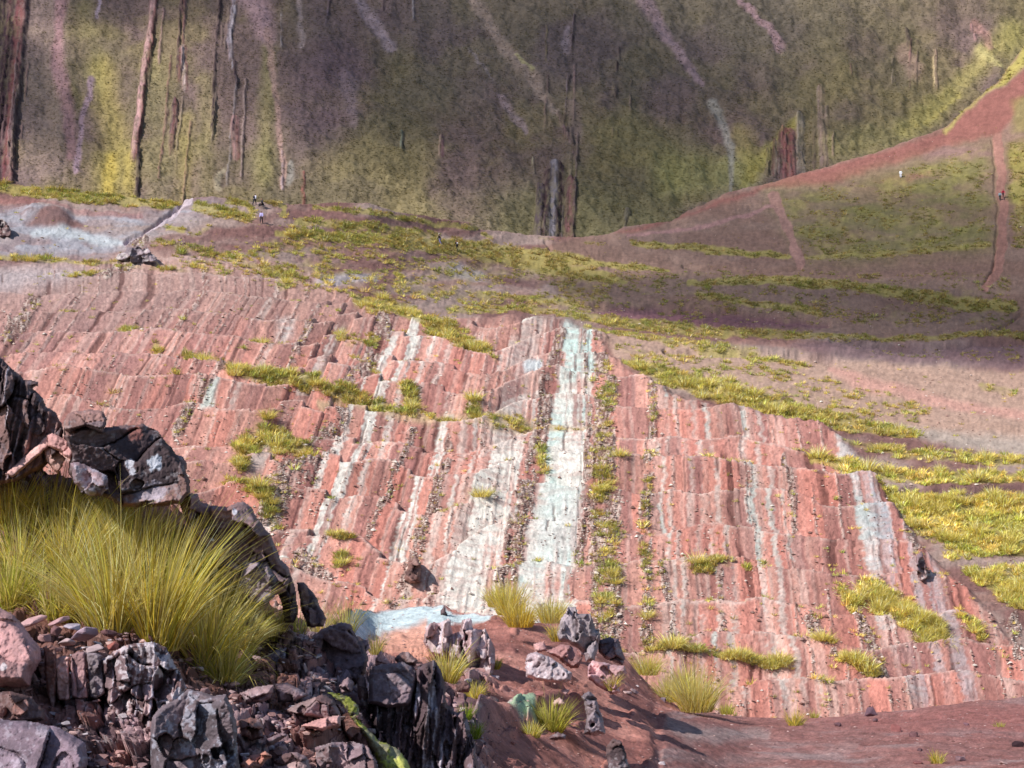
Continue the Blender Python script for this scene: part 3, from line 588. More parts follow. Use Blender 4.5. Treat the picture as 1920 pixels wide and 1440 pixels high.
STONY = np.clip(sm(1150, 1205, py) * sm(760, 690, px) + sm(1230, 1290, py) * sm(945, 880, px) + sm(960, 900, py) * sm(420, 360, px), 0, 1) * (1 - BLUE0) * (1 - CN.poly([(690, 1180), (800, 1160), (812, 1225), (795, 1245), (690, 1225)], 6)) * sm(.34, .48, fbm(px / 60, py / 40, 3, 320) + .12)
qx_, qy_ = px + 10 * (fbm(px / 18, py / 18, 3, 321) - .5), py + 10 * (fbm(px / 18, py / 18, 3, 322) - .5)
wa = worley(qx_ / 50, qy_ / 34, 323); wb = worley(qx_ / 19, qy_ / 13, 324)
blk = .17 * wa[4][0] + .16 * (wa[2] * (wa[4][1] - .5) + wa[3] * (wa[4][2] - .3)) + .03 * wb[4][0] + .035 * (wb[2] * (wb[4][1] - .5) + wb[3] * (wb[4][2] - .4))
blk -= .10 * sm(.10, .0, wa[1] - wa[0]) + .04 * sm(.12, 0, wb[1] - wb[0])
bd_ = STONY * blk * np.clip(N.Y.ravel() / 9, .6, 2); nd += .6 * bd_
wc_ = worley(px / 26, py / 12, 325); nd += .5 * (1 - STONY) * sm(.62, .8, fbm(px / 50, py / 24, 3, 326)) * (1 - PATH) * (1 - BLUE0) * .22 * wc_[4][0]
fade = np.where(np.arange(len(px)) < N.nb * N.shape[1], 0.0, 1.0)
N.Z += (nd * fade).reshape(N.shape); N.Y -= (.8 * bd_ * fade).reshape(N.shape)
d0 = lin(172, 116, 104); d1 = lin(142, 94, 86); d2 = lin(190, 136, 122)
nn = fbm(wx / 1.5, wy / 1.5, 4, 311)[:, None]; n3_ = fbm(wx / .25, wy / .25, 3, 312)[:, None]
CN.col[:] = d0 + (d1 - d0) * sm(.4, .65, nn) + (d2 - d0) * sm(.5, .25, nn) * .7
pn = fbm(px / 90, py / 9, 4, 313)[:, None]
pth = lin(146, 104, 98) + (lin(150, 122, 118) - lin(146, 104, 98)) * sm(.5, .75, pn); pth = pth + (lin(136, 90, 84) - pth) * sm(.5, .3, pn) * .6
CN.col += (pth - CN.col) * PATH[:, None]
rt = np.array([lin(128, 102, 106), lin(104, 82, 84), lin(150, 122, 126), lin(140, 98, 92), lin(90, 72, 76), lin(168, 136, 136)])
rcol = rt[np.clip((wa[4][3] * 6).astype(int), 0, 5)] * (.75 + .5 * wb[4][3])[:, None] * (1 + .5 * (fbm(px / 9, py / 9, 3, 327) - .5))[:, None]
rcol = rcol + (lin(186, 172, 174) - rcol) * (sm(.6, .72, fbm(px / 12, py / 12, 4, 328)) * .6)[:, None]
CN.col += (rcol - CN.col) * (STONY * (.35 + .65 * sm(.2, .4, wa[4][0])))[:, None]
CN.mix(lin(156, 144, 140), .5 * CN.stroke([(1250, 1358, 10), (1290, 1375, 20), (1340, 1385, 16), (1440, 1378, 12)], 16, .9)); CN.mix(lin(152, 132, 128), .35 * CN.stroke([(1250, 1420, 14), (1400, 1425, 12), (1600, 1400, 10)], 12, .9))
CN.mix(lin(150, 94, 88), .5 * CN.poly([(1480, 1350), (1920, 1320), (2200, 1320), (2200, 1400), (1700, 1380)], 20))
BLUE = BLUE0
CN.mix(lin(194, 208, 208), .95 * BLUE); CN.mix(lin(214, 216, 214), .8 * CN.poly([(640, 1175), (720, 1182), (700, 1200), (660, 1215)], 8))
CN.mix(lin(226, 164, 140), .95 * CN.poly([(720, 1188), (770, 1172), (800, 1165), (805, 1215), (795, 1238), (720, 1222), (690, 1212)], 6)); CN.mix(lin(200, 170, 166), .6 * CN.poly([(690, 1200), (730, 1188), (730, 1205), (700, 1218)], 6))
CN.mix(lin(164, 190, 156), .9 * CN.poly([(945, 1330), (985, 1334), (1002, 1340), (1008, 1356), (975, 1352), (960, 1345)], 4)); CN.mix(lin(190, 176, 172), .7 * CN.stroke([(905, 1330), (930, 1326), (955, 1332)], 4))
CN.mix(lin(120, 84, 74), .8 * CN.poly([(-260, 850), (100, 870), (560, 1160), (560, 1290), (300, 1330), (-260, 1180)], 20))
CN.col *= (1 + .45 * PATH * (fbm(px / 7, py / 2.5, 3, 330) - .5))[:, None]; CN.col *= (1 + .5 * (n3_ - .5)); CN.col *= (1 + .35 * (n2(wx / .05, wy / .05, 314) - .5) * (1 - .8 * BLUE))[:, None]
N.seal()
split_objects(N, CN.col, M_DIRT, ("ground", None, "structure"), [("path", PATH, None, "structure"), ("mineral_ground", BLUE, None, "structure")])

# ------------------------------------------------------------------ rocks
def rock(name, outlines, label, cat="rock", group=None, parent=None):
    """a weathered outcrop: each outline (with its own distance, thickness and facets) is a closed lump; all lumps are one mesh.
    outline = dict(p=[(px,py)..], Y=, T=thickness m, cell=facet px, an=(ax,ay) facet stretch, step=facet relief, lean=, tints=[..], lich=(amount, colour), seed)"""
    VV, QQ, CC = [], [], []; n0 = 0
    for o in outlines:
        pts = o['p']; Y0 = o['Y']; sd = o.get('seed', len(pts) * 7 + int(pts[0][0]) % 97); T_ = o.get('T', .5); st = 1.6
        P = np.array(pts, float); x0, y0 = P.min(0) - 6; x1, y1 = P.max(0) + 6
        gx = np.arange(x0, x1, st); gy = np.arange(y0, y1, st)
        PX, PY = np.meshgrid(gx, gy); r, c = PX.shape
        x = (PX + 5.0 * (fbm(PX / 14, PY / 14, 3, sd) - .5)).ravel(); y = (PY + 5.0 * (fbm(PX / 14, PY / 14, 3, sd + 5) - .5)).ravel()
        ins = np.zeros(len(x), bool); d = np.full(len(x), 1e9)
        for (ax, ay), (bx, by) in zip(pts, pts[1:] + pts[:1]):
            k = ((ay > y) != (by > y)) & (x < (bx - ax) * (y - ay) / ((by - ay) if by != ay else 1e-9) + ax); ins ^= k
            dx, dy = bx - ax, by - ay; t = np.clip(((x - ax) * dx + (y - ay) * dy) / (dx * dx + dy * dy + 1e-9), 0, 1)
            d = np.minimum(d, np.hypot(x - ax - t * dx, y - ay - t * dy))
        mpp_ = Y0 / F; R_ = min(o.get('R', 9), 0.45 * min(x1 - x0, y1 - y0))
        rim = np.sqrt(np.clip(1 - (1 - np.clip(d / R_, 0, 1)) ** 2, 0, 1))
        rng = np.random.default_rng(sd)
        cell = o.get('cell', 26); an = o.get('an', (1, 1)); rot = math.radians(o.get('rot', 0))
        ns = max(4, int((x1 - x0) * (y1 - y0) / (cell * cell * an[0] * an[1])))
        ns = min(ns, 220)
        sx = rng.uniform(x0, x1, ns); sy = rng.uniform(y0, y1, ns)
        wgt = np.exp(rng.uniform(-.75, .55, ns)); off = rng.uniform(-1, 1, ns); g = rng.normal(0, 1, (ns, 2)); tid = rng.integers(0, len(o['tints']), ns); tv = rng.uniform(.8, 1.2, ns)
        wxx = x + cell * .35 * (fbm(x / cell, y / cell, 3, sd + 11) - .5); wyy = y + cell * .35 * (fbm(x / cell, y / cell, 3, sd + 12) - .5)
        cr, sr = math.cos(rot), math.sin(rot)
        b1 = np.full(len(x), 1e9); b2 = b1.copy(); bi = np.zeros(len(x), int)
        for k in range(ns):
            ex = (wxx - sx[k]) * cr + (wyy - sy[k]) * sr; ey = -(wxx - sx[k]) * sr + (wyy - sy[k]) * cr
            q = np.hypot(ex / an[0], ey / an[1]) * wgt[k]; m1 = q < b1
            b2 = np.where(m1, b1, np.minimum(b2, q)); bi = np.where(m1, k, bi); b1 = np.where(m1, q, b1)
        step = o.get('step', .08)
        fac = step * off[bi] + step * 1.1 * ((x - sx[bi]) * g[bi, 0] / (cell * an[0]) + (y - sy[bi]) * g[bi, 1] / (cell * an[1])) * .95
        crack = sm(.07 * cell, .0, b2 - b1) * sm(.42, .6, fbm(x / 30, y / 30, 2, sd + 13))
        fac -= o.get('crack', .05) * crack
        fine = .035 * (fbm(x / 9, y / 9, 3, sd + 21) - .5) * (mpp_ * 300) + .012 * (fbm(x / 3, y / 3, 2, sd + 23) - .5) * (mpp_ * 300)
        if o.get('lam'):      # upright slaty lamination
            lx_ = ex * 0 + (x * math.cos(math.radians(o['lam'])) + y * math.sin(math.radians(o['lam'])))
            ln = n1(lx_ / 4.2 + 2 * fbm(x / 22, y / 40, 2, sd + 31), sd + 32); fine += o.get('lamh', .05) * (ln - .5)
        else: ln = None
        D = rim * (T_ + fac + fine); lean = o.get('lean', .5)
        yc = (y0 + y1) / 2
        Yf = Y0 - D - lean * (y - yc) * mpp_ * rim
        Yb = Y0 + rim * T_ * .8 + .02 - lean * (y - yc) * mpp_ * rim
        fx, fy, fz = px2w(PX.ravel(), PY.ravel(), Yf); bx_, by_, bz_ = px2w(PX.ravel(), PY.ravel(), Yb)
        idx = np.arange(r * c).reshape(r, c); I2 = ins.reshape(r, c)
        ok = I2[:-1, :-1] & I2[1:, :-1] & I2[:-1, 1:] & I2[1:, 1:]
        q = np.stack([idx[1:, :-1], idx[1:, 1:], idx[:-1, 1:], idx[:-1, :-1]], -1)[ok]
        if not len(q): continue
        e = np.concatenate([q[:, [0, 1]], q[:, [1, 2]], q[:, [2, 3]], q[:, [3, 0]]]); key = np.sort(e, 1); key = key[:, 0] * (r * c) + key[:, 1]
        u, inv, cnt = np.unique(key, return_inverse=True, return_counts=True); be = e[cnt[inv] == 1]
        nv = r * c
        allq = np.concatenate([q, q[:, ::-1] + nv, np.stack([be[:, 1], be[:, 0], be[:, 0] + nv, be[:, 1] + nv], -1)])
        tints = np.array([lin(*t) for t in o['tints']])
        col = tints[tid[bi]] * tv[bi][:, None]
        col *= (1 + .6 * (fbm(x / 20, y / 20, 4, sd + 41) - .5))[:, None]
        if ln is not None: col *= (1 + .7 * (ln - .5))[:, None]
        la, lc = o.get('lich', (.25, (186, 176, 178))); la = la * 1.05
        lm = sm(.62 - .2 * la, .68 - .2 * la, .6 * fbm(x / 7, y / 7, 4, sd + 51) + .4 * fbm(x / 40, y / 40, 2, sd + 52)) * min(1, la * 2.4)
        col += (lin(*lc) - col) * (lm * .75)[:, None]
        if ln is not None:
            col += (lin(196, 186, 196) - col) * (sm(.7, .9, ln) * sm(.45, .65, fbm(x / 12, y / 60, 3, sd + 61)) * .8)[:, None]
        for (sx_, sy_, sr_, sc_) in o.get('spots', []):
            dd = np.hypot(x - sx_, y - sy_) / sr_ + .9 * (fbm(x / 6, y / 6, 3, sd + 71) - .5)
            col += (lin(*sc_) - col) * (sm(1.1, .85, dd) * .9)[:, None]
        V = np.concatenate([np.stack([fx, fy, fz], 1), np.stack([bx_, by_, bz_], 1)])
        uq, inv = np.unique(allq, return_inverse=True)
        VV.append(V[uq]); QQ.append(inv.reshape(-1, 4) + n0); CC.append(np.concatenate([col, col])[uq]); n0 += len(uq)
    o = mesh_obj(name, np.concatenate(VV), np.concatenate(QQ), M_ROCK, np.concatenate(CC), parent, smooth=True)
    if label: tag(o, label, cat, group)
    return o

DKR = [(88, 70, 71), (104, 82, 81), (74, 58, 60), (120, 90, 85)]; PUR = [(136, 112, 116), (122, 98, 102), (150, 124, 126), (116, 90, 90)]
PNK = [(196, 150, 144), (184, 136, 130), (206, 160, 152)]; BRN = [(122, 86, 80), (106, 76, 72), (136, 96, 88)]; GRY = [(120, 106, 112), (138, 122, 126), (104, 92, 96)]
MOT = [(140, 114, 116), (112, 86, 86), (162, 134, 132), (98, 74, 74)]
OUT = "rocks of the foreground outcrop"
rock("rock_outcrop", [dict(p=[(-70, 640), (0, 668), (12, 680), (30, 696), (42, 706), (45, 712), (70, 714), (72, 722), (62, 728), (80, 745), (88, 762), (108, 775), (116, 790), (120, 808), (112, 850), (80, 880), (30, 905), (-70, 920)], Y=11.6, T=.7, cell=34, an=(.7, 1.5), step=.12, lean=.35, tints=DKR, lam=12, lamh=.07, lich=(.12, (150, 140, 150)), seed=11, crack=.1)],
     "tall dark streaked rock outcrop at the upper left edge, highest of the foreground", "rock", OUT)
rock("rock_slab", [dict(p=[(8, 888), (50, 850), (93, 811), (106, 818), (100, 832), (62, 864), (24, 898)], Y=10.9, T=.14, R=6, cell=60, step=.02, lean=.9, tints=PNK, lich=(.05, (200, 170, 170)), seed=21, crack=.02),
                   dict(p=[(88, 816), (97, 810), (120, 822), (143, 838), (141, 850), (132, 863), (112, 848), (90, 836)], Y=10.8, T=.16, R=6, cell=60, step=.02, lean=.6, tints=PNK, lich=(.05, (200, 170, 170)), seed=22, crack=.02),
                   dict(p=[(82, 842), (100, 838), (124, 858), (118, 875), (111, 891), (98, 880), (85, 862)], Y=10.9, T=.1, R=6, cell=50, step=.03, lean=.2, tints=[(170, 134, 124), (150, 110, 100)], lich=(.1, (200, 180, 170)), seed=23, crack=.02)],
     "broken pink rock slab shaped like a tilted roof, leaning against the dark outcrop", "rock slab", OUT)
rock("boulder", [dict(p=[(120, 800), (140, 800), (200, 800), (226, 796), (245, 798), (268, 794), (296, 808), (313, 830), (332, 852), (345, 872), (356, 900), (358, 925), (340, 945), (290, 952), (230, 952), (190, 930), (150, 925), (128, 885), (130, 855), (118, 820)], Y=11.3, T=.6, cell=44, an=(1.2, 1), step=.13, lean=.4, tints=DKR, lich=(.18, (160, 154, 158)), seed=31, crack=.1,
                      spots=[(291, 868, 15, (196, 196, 204)), (243, 870, 9, (180, 178, 186)), (248, 885, 8, (176, 174, 182)), (255, 812, 14, (130, 84, 76)), (290, 922, 20, (150, 138, 146)), (262, 925, 14, (146, 134, 142))])],
     "largest dark boulder behind the grass with white lichen patches on its face", "boulder", OUT)
rock("rock_slab", [dict(p=[(119, 790), (124, 776), (136, 769), (165, 767), (194, 770), (203, 786), (200, 800), (194, 812), (178, 808), (160, 802), (130, 812), (121, 805)], Y=10.95, T=.3, R=8, cell=44, an=(1.6, .6), step=.05, lean=.9, tints=[(116, 96, 98), (132, 100, 94)], lich=(.2, (160, 150, 150)), seed=41)],
     "flat brown-grey capstone lying on top of the largest dark boulder", "rock slab", OUT)
rock("rock", [dict(p=[(130, 868), (150, 866), (180, 880), (200, 890), (206, 915), (190, 932), (165, 930), (140, 908)], Y=10.5, T=.3, cell=28, step=.07, lean=.5, tints=PUR, lich=(.3, (190, 182, 192)), seed=51)],
     "pale purple block at the foot of the largest dark boulder, just above the grass", "rock", OUT)
rock("rock", [dict(p=[(318, 858), (330, 851), (345, 856), (352, 872), (350, 890), (338, 888), (326, 876)], Y=11.7, T=.22, cell=20, step=.05, tints=PUR, lich=(.2, (186, 180, 186)), seed=52)],
     "small rounded knob on the right shoulder of the largest dark boulder", "rock", OUT)
rock("boulder", [dict(p=[(330, 935), (345, 922), (372, 925), (378, 940), (395, 946), (425, 950), (445, 941), (458, 940), (472, 950), (482, 972), (493, 985), (508, 1000), (516, 1022), (525, 1045), (542, 1062), (546, 1088), (535, 1112), (508, 1120), (478, 1110), (448, 1078), (404, 1062), (372, 1020), (352, 985)], Y=11.6, T=.55, cell=36, step=.13, lean=.3, tints=[(130, 104, 104), (114, 92, 94), (146, 112, 108)], lich=(.14, (150, 140, 146)), seed=61, crack=.12,
                      spots=[(400, 1000, 12, (70, 50, 52)), (452, 1002, 8, (150, 146, 148)), (440, 960, 5, (200, 196, 204)), (398, 1012, 3, (210, 206, 214))])],  # first spot paints the shade inside the cavity
     "dark hollowed boulder in the middle of the left ridge with a black cavity", "boulder", OUT)
rock("rock", [dict(p=[(455, 1050), (480, 1052), (505, 1060), (520, 1085), (515, 1120), (498, 1135), (470, 1130), (448, 1100)], Y=11.2, T=.35, cell=30, step=.08, tints=GRY, lich=(.15, (150, 146, 150)), seed=62)],
     "smooth grey rock half hidden by grass below the hollowed boulder", "rock", OUT)
rock("rock", [dict(p=[(520, 1072), (536, 1068), (548, 1082), (556, 1110), (560, 1150), (552, 1170), (534, 1168), (526, 1130), (518, 1100)], Y=11.9, T=.25, R=8, cell=30, an=(.6, 1.8), step=.07, lean=.2, tints=DKR, lich=(.2, (140, 134, 140)), seed=71),
              dict(p=[(556, 1092), (572, 1090), (588, 1108), (598, 1128), (612, 1160), (606, 1176), (574, 1176), (562, 1140)], Y=12.1, T=.3, R=8, cell=26, an=(.6, 1.6), step=.08, lean=.2, tints=[(104, 78, 80), (124, 96, 92), (90, 72, 76)], lich=(.2, (180, 160, 140)), seed=72)],
     "stack of upright dark slabs at the lower end of the left ridge", "rock", OUT)
rock("boulder", [dict(p=[(-60, 1132), (0, 1138), (22, 1150), (45, 1172), (62, 1196), (76, 1216), (80, 1238), (64, 1262), (58, 1288), (30, 1292), (-60, 1282)], Y=7.7, T=.45, R=24, cell=80, step=.05, lean=.7, tints=[(178, 136, 132), (170, 128, 126)], lich=(.06, (210, 190, 190)), seed=81, crack=.015, spots=[(6, 1250, 8, (214, 200, 200))])],
     "smooth pink boulder at the lower left edge below the grass", "boulder", OUT)
rock("boulder", [dict(p=[(-60, 1346), (30, 1350), (70, 1354), (112, 1364), (140, 1378), (160, 1392), (166, 1420), (160, 1480), (-60, 1490)], Y=6.6, T=.4, R=20, cell=70, step=.05, lean=.6, tints=[(140, 120, 130), (128, 108, 118)], lich=(.25, (170, 158, 168)), seed=91, crack=.03)],
     "squat purple-grey boulder in the bottom left corner", "boulder", OUT)
rock("rock", [dict(p=[(-40, 1296), (20, 1296), (60, 1306), (84, 1330), (84, 1352), (40, 1356), (-40, 1352)], Y=7.0, T=.25, cell=30, step=.08, tints=BRN, lich=(.1, (170, 150, 150)), seed=92)],
     "dark brown rock wedged between the pink boulder and the squat purple one", "rock", OUT)
for k, (q, tn, lb) in enumerate([([(80, 1212), (96, 1208), (108, 1215), (106, 1300), (102, 1336), (94, 1330), (86, 1290)], BRN, "narrow brown upright slab next to the pink boulder, first of four in a row"),
                                 ([(101, 1236), (116, 1228), (132, 1232), (132, 1312), (112, 1316), (106, 1300)], PNK, "pinkish upright slab, second from the pink boulder in the row of four"),
                                 ([(131, 1228), (146, 1220), (160, 1222), (166, 1308), (148, 1314), (134, 1308)], [(146, 110, 114), (158, 122, 122)], "mauve upright slab with a slanted top, third from the pink boulder"),
                                 ([(161, 1226), (178, 1222), (194, 1228), (198, 1300), (180, 1312), (167, 1308)], GRY, "grey upright slab, last in the row of four beside the mottled rock")]):
    rock("rock_slab", [dict(p=q, Y=7.75, T=.13, R=5, cell=46, an=(.7, 2), step=.03, lean=.15, tints=tn, lich=(.1, (190, 176, 176)), seed=100 + k, crack=.02)], lb, "rock slab", "upright slabs in a row")
rock("rock_outcrop", [dict(p=[(188, 1236), (205, 1226), (228, 1212), (250, 1204), (285, 1204), (312, 1212), (326, 1240), (340, 1262), (350, 1290), (334, 1330), (312, 1345), (296, 1400), (236, 1405), (220, 1350), (200, 1318)], Y=7.85, T=.3, cell=24, an=(.8, 1.3), step=.08, lean=.4, tints=MOT, lich=(.45, (198, 186, 190)), seed=111, crack=.08, lam=5, lamh=.03)],
     "crumbly mottled purple outcrop right below the big grass tussocks", "rock", OUT)
rock("boulder", [dict(p=[(284, 1345), (300, 1325), (335, 1306), (352, 1290), (378, 1296), (400, 1304), (424, 1302), (436, 1325), (444, 1352), (446, 1400), (456, 1480), (285, 1490), (280, 1400)], Y=7.15, T=.35, cell=48, an=(.9, 1.2), step=.08, lean=.35, tints=[(104, 92, 96), (92, 80, 84), (116, 100, 104)], lich=(.26, (176, 176, 188)), seed=121, crack=.06)],
     "grey boulder blotched with pale lichen at the bottom, left of the red scree", "boulder", OUT)
rock("boulder", [dict(p=[(576, 1212), (584, 1192), (600, 1180), (640, 1164), (658, 1170), (668, 1192), (684, 1208), (690, 1230), (688, 1262), (672, 1282), (640, 1272), (604, 1258), (580, 1240)], Y=13.2, T=.5, cell=34, step=.1, lean=.6, tints=[(120, 98, 102), (106, 86, 90), (132, 108, 110)], lich=(.15, (150, 140, 148)), seed=131)],
     "broad dark purple boulder in the middle of the foreground, below the small tufts", "boulder", OUT)
rock("rock", [dict(p=[(492, 1232), (520, 1216), (538, 1214), (536, 1280), (515, 1282), (494, 1262)], Y=11.6, T=.25, R=7, cell=50, step=.04, lean=.2, tints=[(150, 136, 150), (138, 122, 136)], lich=(.3, (180, 172, 184)), seed=141), dict(p=[(536, 1214), (556, 1216), (560, 1240), (562, 1272), (548, 1280), (537, 1278)], Y=11.6, T=.16, R=6, cell=40, step=.03, lean=.1, tints=BRN, lich=(.05, (170, 150, 150)), seed=142)],
     "squarish rock with a pale lilac front and a brown side, right of the grass", "rock", OUT)
rock("rock_outcrop", [dict(p=[(690, 1320), (692, 1264), (700, 1248), (722, 1244), (755, 1240), (772, 1250), (784, 1268), (778, 1300), (768, 1325), (725, 1330)], Y=12.0, T=.42, R=10, cell=70, step=.05, lean=.5, tints=[(112, 94, 100), (124, 104, 108)], lich=(.2, (150, 142, 150)), seed=151, crack=.03),
                      dict(p=[(688, 1318), (720, 1322), (770, 1310), (776, 1262), (790, 1246), (815, 1236), (828, 1256), (836, 1290), (838, 1318), (856, 1335), (872, 1330), (878, 1355), (888, 1385), (896, 1420), (904, 1490), (765, 1490), (748, 1450), (718, 1400), (692, 1360)], Y=12.2, T=.55, cell=26, an=(.5, 2.2), step=.1, lean=.25, tints=[(98, 78, 82), (84, 66, 70), (114, 92, 96), (74, 58, 60)], lam=6, lamh=.12, lich=(.15, (190, 180, 196)), seed=152, crack=.12)],
     "tall slaty dark outcrop with pale vertical streaks at bottom centre", "rock", OUT)
mr = rock("rock", [dict(p=[(636, 1345), (655, 1330), (676, 1340), (690, 1380), (704, 1425), (690, 1430), (664, 1400), (644, 1372)], Y=10.1, T=.25, cell=26, step=.07, tints=BRN, lich=(.1, (160, 140, 140)), seed=161)],
          "brown ridge of rock covered by a bright yellow-green lichen strip", "rock", OUT)
rock("lichen", [dict(p=[(612, 1298), (634, 1298), (656, 1306), (672, 1322), (676, 1352), (690, 1368), (710, 1386), (748, 1404), (766, 1428), (776, 1470), (716, 1470), (704, 1420), (684, 1384), (662, 1352), (640, 1320)], Y=10.0, T=.2, R=12, cell=30, step=.04, lean=.6, tints=[(160, 162, 66), (172, 172, 92), (138, 140, 60)], lich=(.5, (132, 122, 110)), seed=162, crack=.03)], None, parent=mr)
for k, (q, Y_, tn, lb) in enumerate([([(590, 1402), (620, 1392), (662, 1388), (690, 1400), (704, 1420), (716, 1490), (596, 1490)], 8.7, PUR, "wide purple rock at the bottom edge under the lichen-striped ridge"),
                                     ([(452, 1432), (470, 1416), (500, 1408), (512, 1418), (488, 1440), (456, 1452)], 8.0, [(184, 128, 112), (170, 116, 106)], "orange-red flake lying on the scree at the bottom edge"),
                                     ([(512, 1425), (535, 1412), (560, 1410), (580, 1424), (592, 1490), (510, 1490)], 8.2, MOT, "crumbly mottled rock at the bottom edge between the flake and the wide purple rock"),
                                     ([(448, 1300), (480, 1286), (516, 1282), (508, 1310), (492, 1320), (460, 1318)], 9.6, PUR, "pale purple wedge with a flat top beside the last grass tussock"),
                                     ([(512, 1282), (535, 1278), (560, 1290), (580, 1302), (556, 1318), (520, 1318)], 9.9, PUR, "lilac block just below the square lilac and brown rock"),
                                     ([(530, 1330), (570, 1314), (605, 1300), (626, 1312), (640, 1342), (612, 1352), (580, 1346), (548, 1342)], 9.6, MOT, "long low purple slab left of the yellow-green lichen strip"),
                                     ([(560, 1362), (600, 1345), (640, 1340), (640, 1362), (605, 1372)], 9.2, PNK, "thin pinkish slab below the long low purple slab"),
                                     ([(634, 1285), (652, 1268), (664, 1280), (660, 1300), (640, 1300)], 11.2, PUR, "small purple stone in the gap between the boulder and the slaty outcrop"),
                                     ([(448, 1350), (470, 1342), (492, 1350), (496, 1385), (470, 1390), (450, 1380)], 8.6, BRN, "small brown cube on the red scree beside the lichen-blotched boulder"),
                                     ([(496, 1384), (530, 1372), (540, 1380), (516, 1396), (498, 1398)], 8.5, PUR, "flat grey flake on the red scree"),
                                     ([(668, 1262), (684, 1268), (692, 1300), (690, 1330), (676, 1326), (668, 1290)], 11.9, DKR, "dark upright block pressed against the left side of the slaty outcrop"),
                                     ([(702, 1232), (714, 1218), (728, 1236), (736, 1252), (716, 1256), (704, 1250)], 12.6, PNK, "pink pointed stone perched on the slaty outcrop"),
                                     ([(738, 1236), (750, 1222), (768, 1222), (784, 1238), (780, 1250), (750, 1250)], 12.8, DKR, "dark rounded stone perched on top of the slaty outcrop"),
                                     ([(676, 1200), (690, 1196), (694, 1216), (684, 1226), (676, 1216)], 13.6, PUR, "small pale stone at the right end of the broad purple boulder"),
                                     ([(545, 1190), (575, 1182), (600, 1186), (590, 1200), (555, 1204)], 13.4, PUR, "thin purple slab left of the broad purple boulder")]):
    rock("rock", [dict(p=q, Y=Y_, T=.18, R=9, cell=24, step=.05, lean=.6, tints=tn, lich=(.15, (180, 168, 172)), seed=170 + k)], lb, "rock", OUT)
MID = "rocks of the dirt mound"
rock("rock_outcrop", [dict(p=[(792, 1205), (798, 1178), (806, 1168), (822, 1166), (840, 1158), (846, 1165), (850, 1186), (862, 1184), (866, 1162), (884, 1156), (888, 1176), (900, 1180), (912, 1176), (918, 1196), (930, 1216), (928, 1256), (922, 1288), (908, 1292), (888, 1272), (860, 1250), (830, 1238), (806, 1226)], Y=27, T=.8, cell=17, an=(.7, 1.5), step=.2, lean=.5, tints=[(184, 158, 158), (164, 138, 138), (198, 174, 172), (148, 120, 118)], lich=(.3, (210, 198, 200)), seed=201, crack=.08, lam=3, lamh=.08)],
     "jagged pale purple outcrop with blocky upright teeth left of the dirt mound", "rock", MID)
rock("rock_outcrop", [dict(p=[(1040, 1190), (1052, 1160), (1064, 1138), (1080, 1136), (1084, 1150), (1100, 1150), (1110, 1152), (1116, 1180), (1124, 1180), (1126, 1196), (1116, 1240), (1098, 1244), (1090, 1222), (1066, 1208), (1046, 1202)], Y=29.5, T=.8, cell=17, an=(.8, 1.2), step=.16, lean=.4, tints=[(146, 132, 134), (130, 116, 118), (160, 144, 146)], lich=(.15, (180, 170, 172)), seed=211, crack=.08),
                      dict(p=[(1122, 1200), (1140, 1194), (1162, 1198), (1166, 1215), (1172, 1232), (1170, 1250), (1150, 1242), (1132, 1236), (1120, 1222)], Y=30, T=.6, cell=20, step=.16, tints=[(130, 114, 122), (116, 98, 104)], lich=(.2, (170, 164, 170)), seed=212, crack=.14)],
     "dark grey cracked outcrop with a square top block right of the dirt mound", "rock", MID)
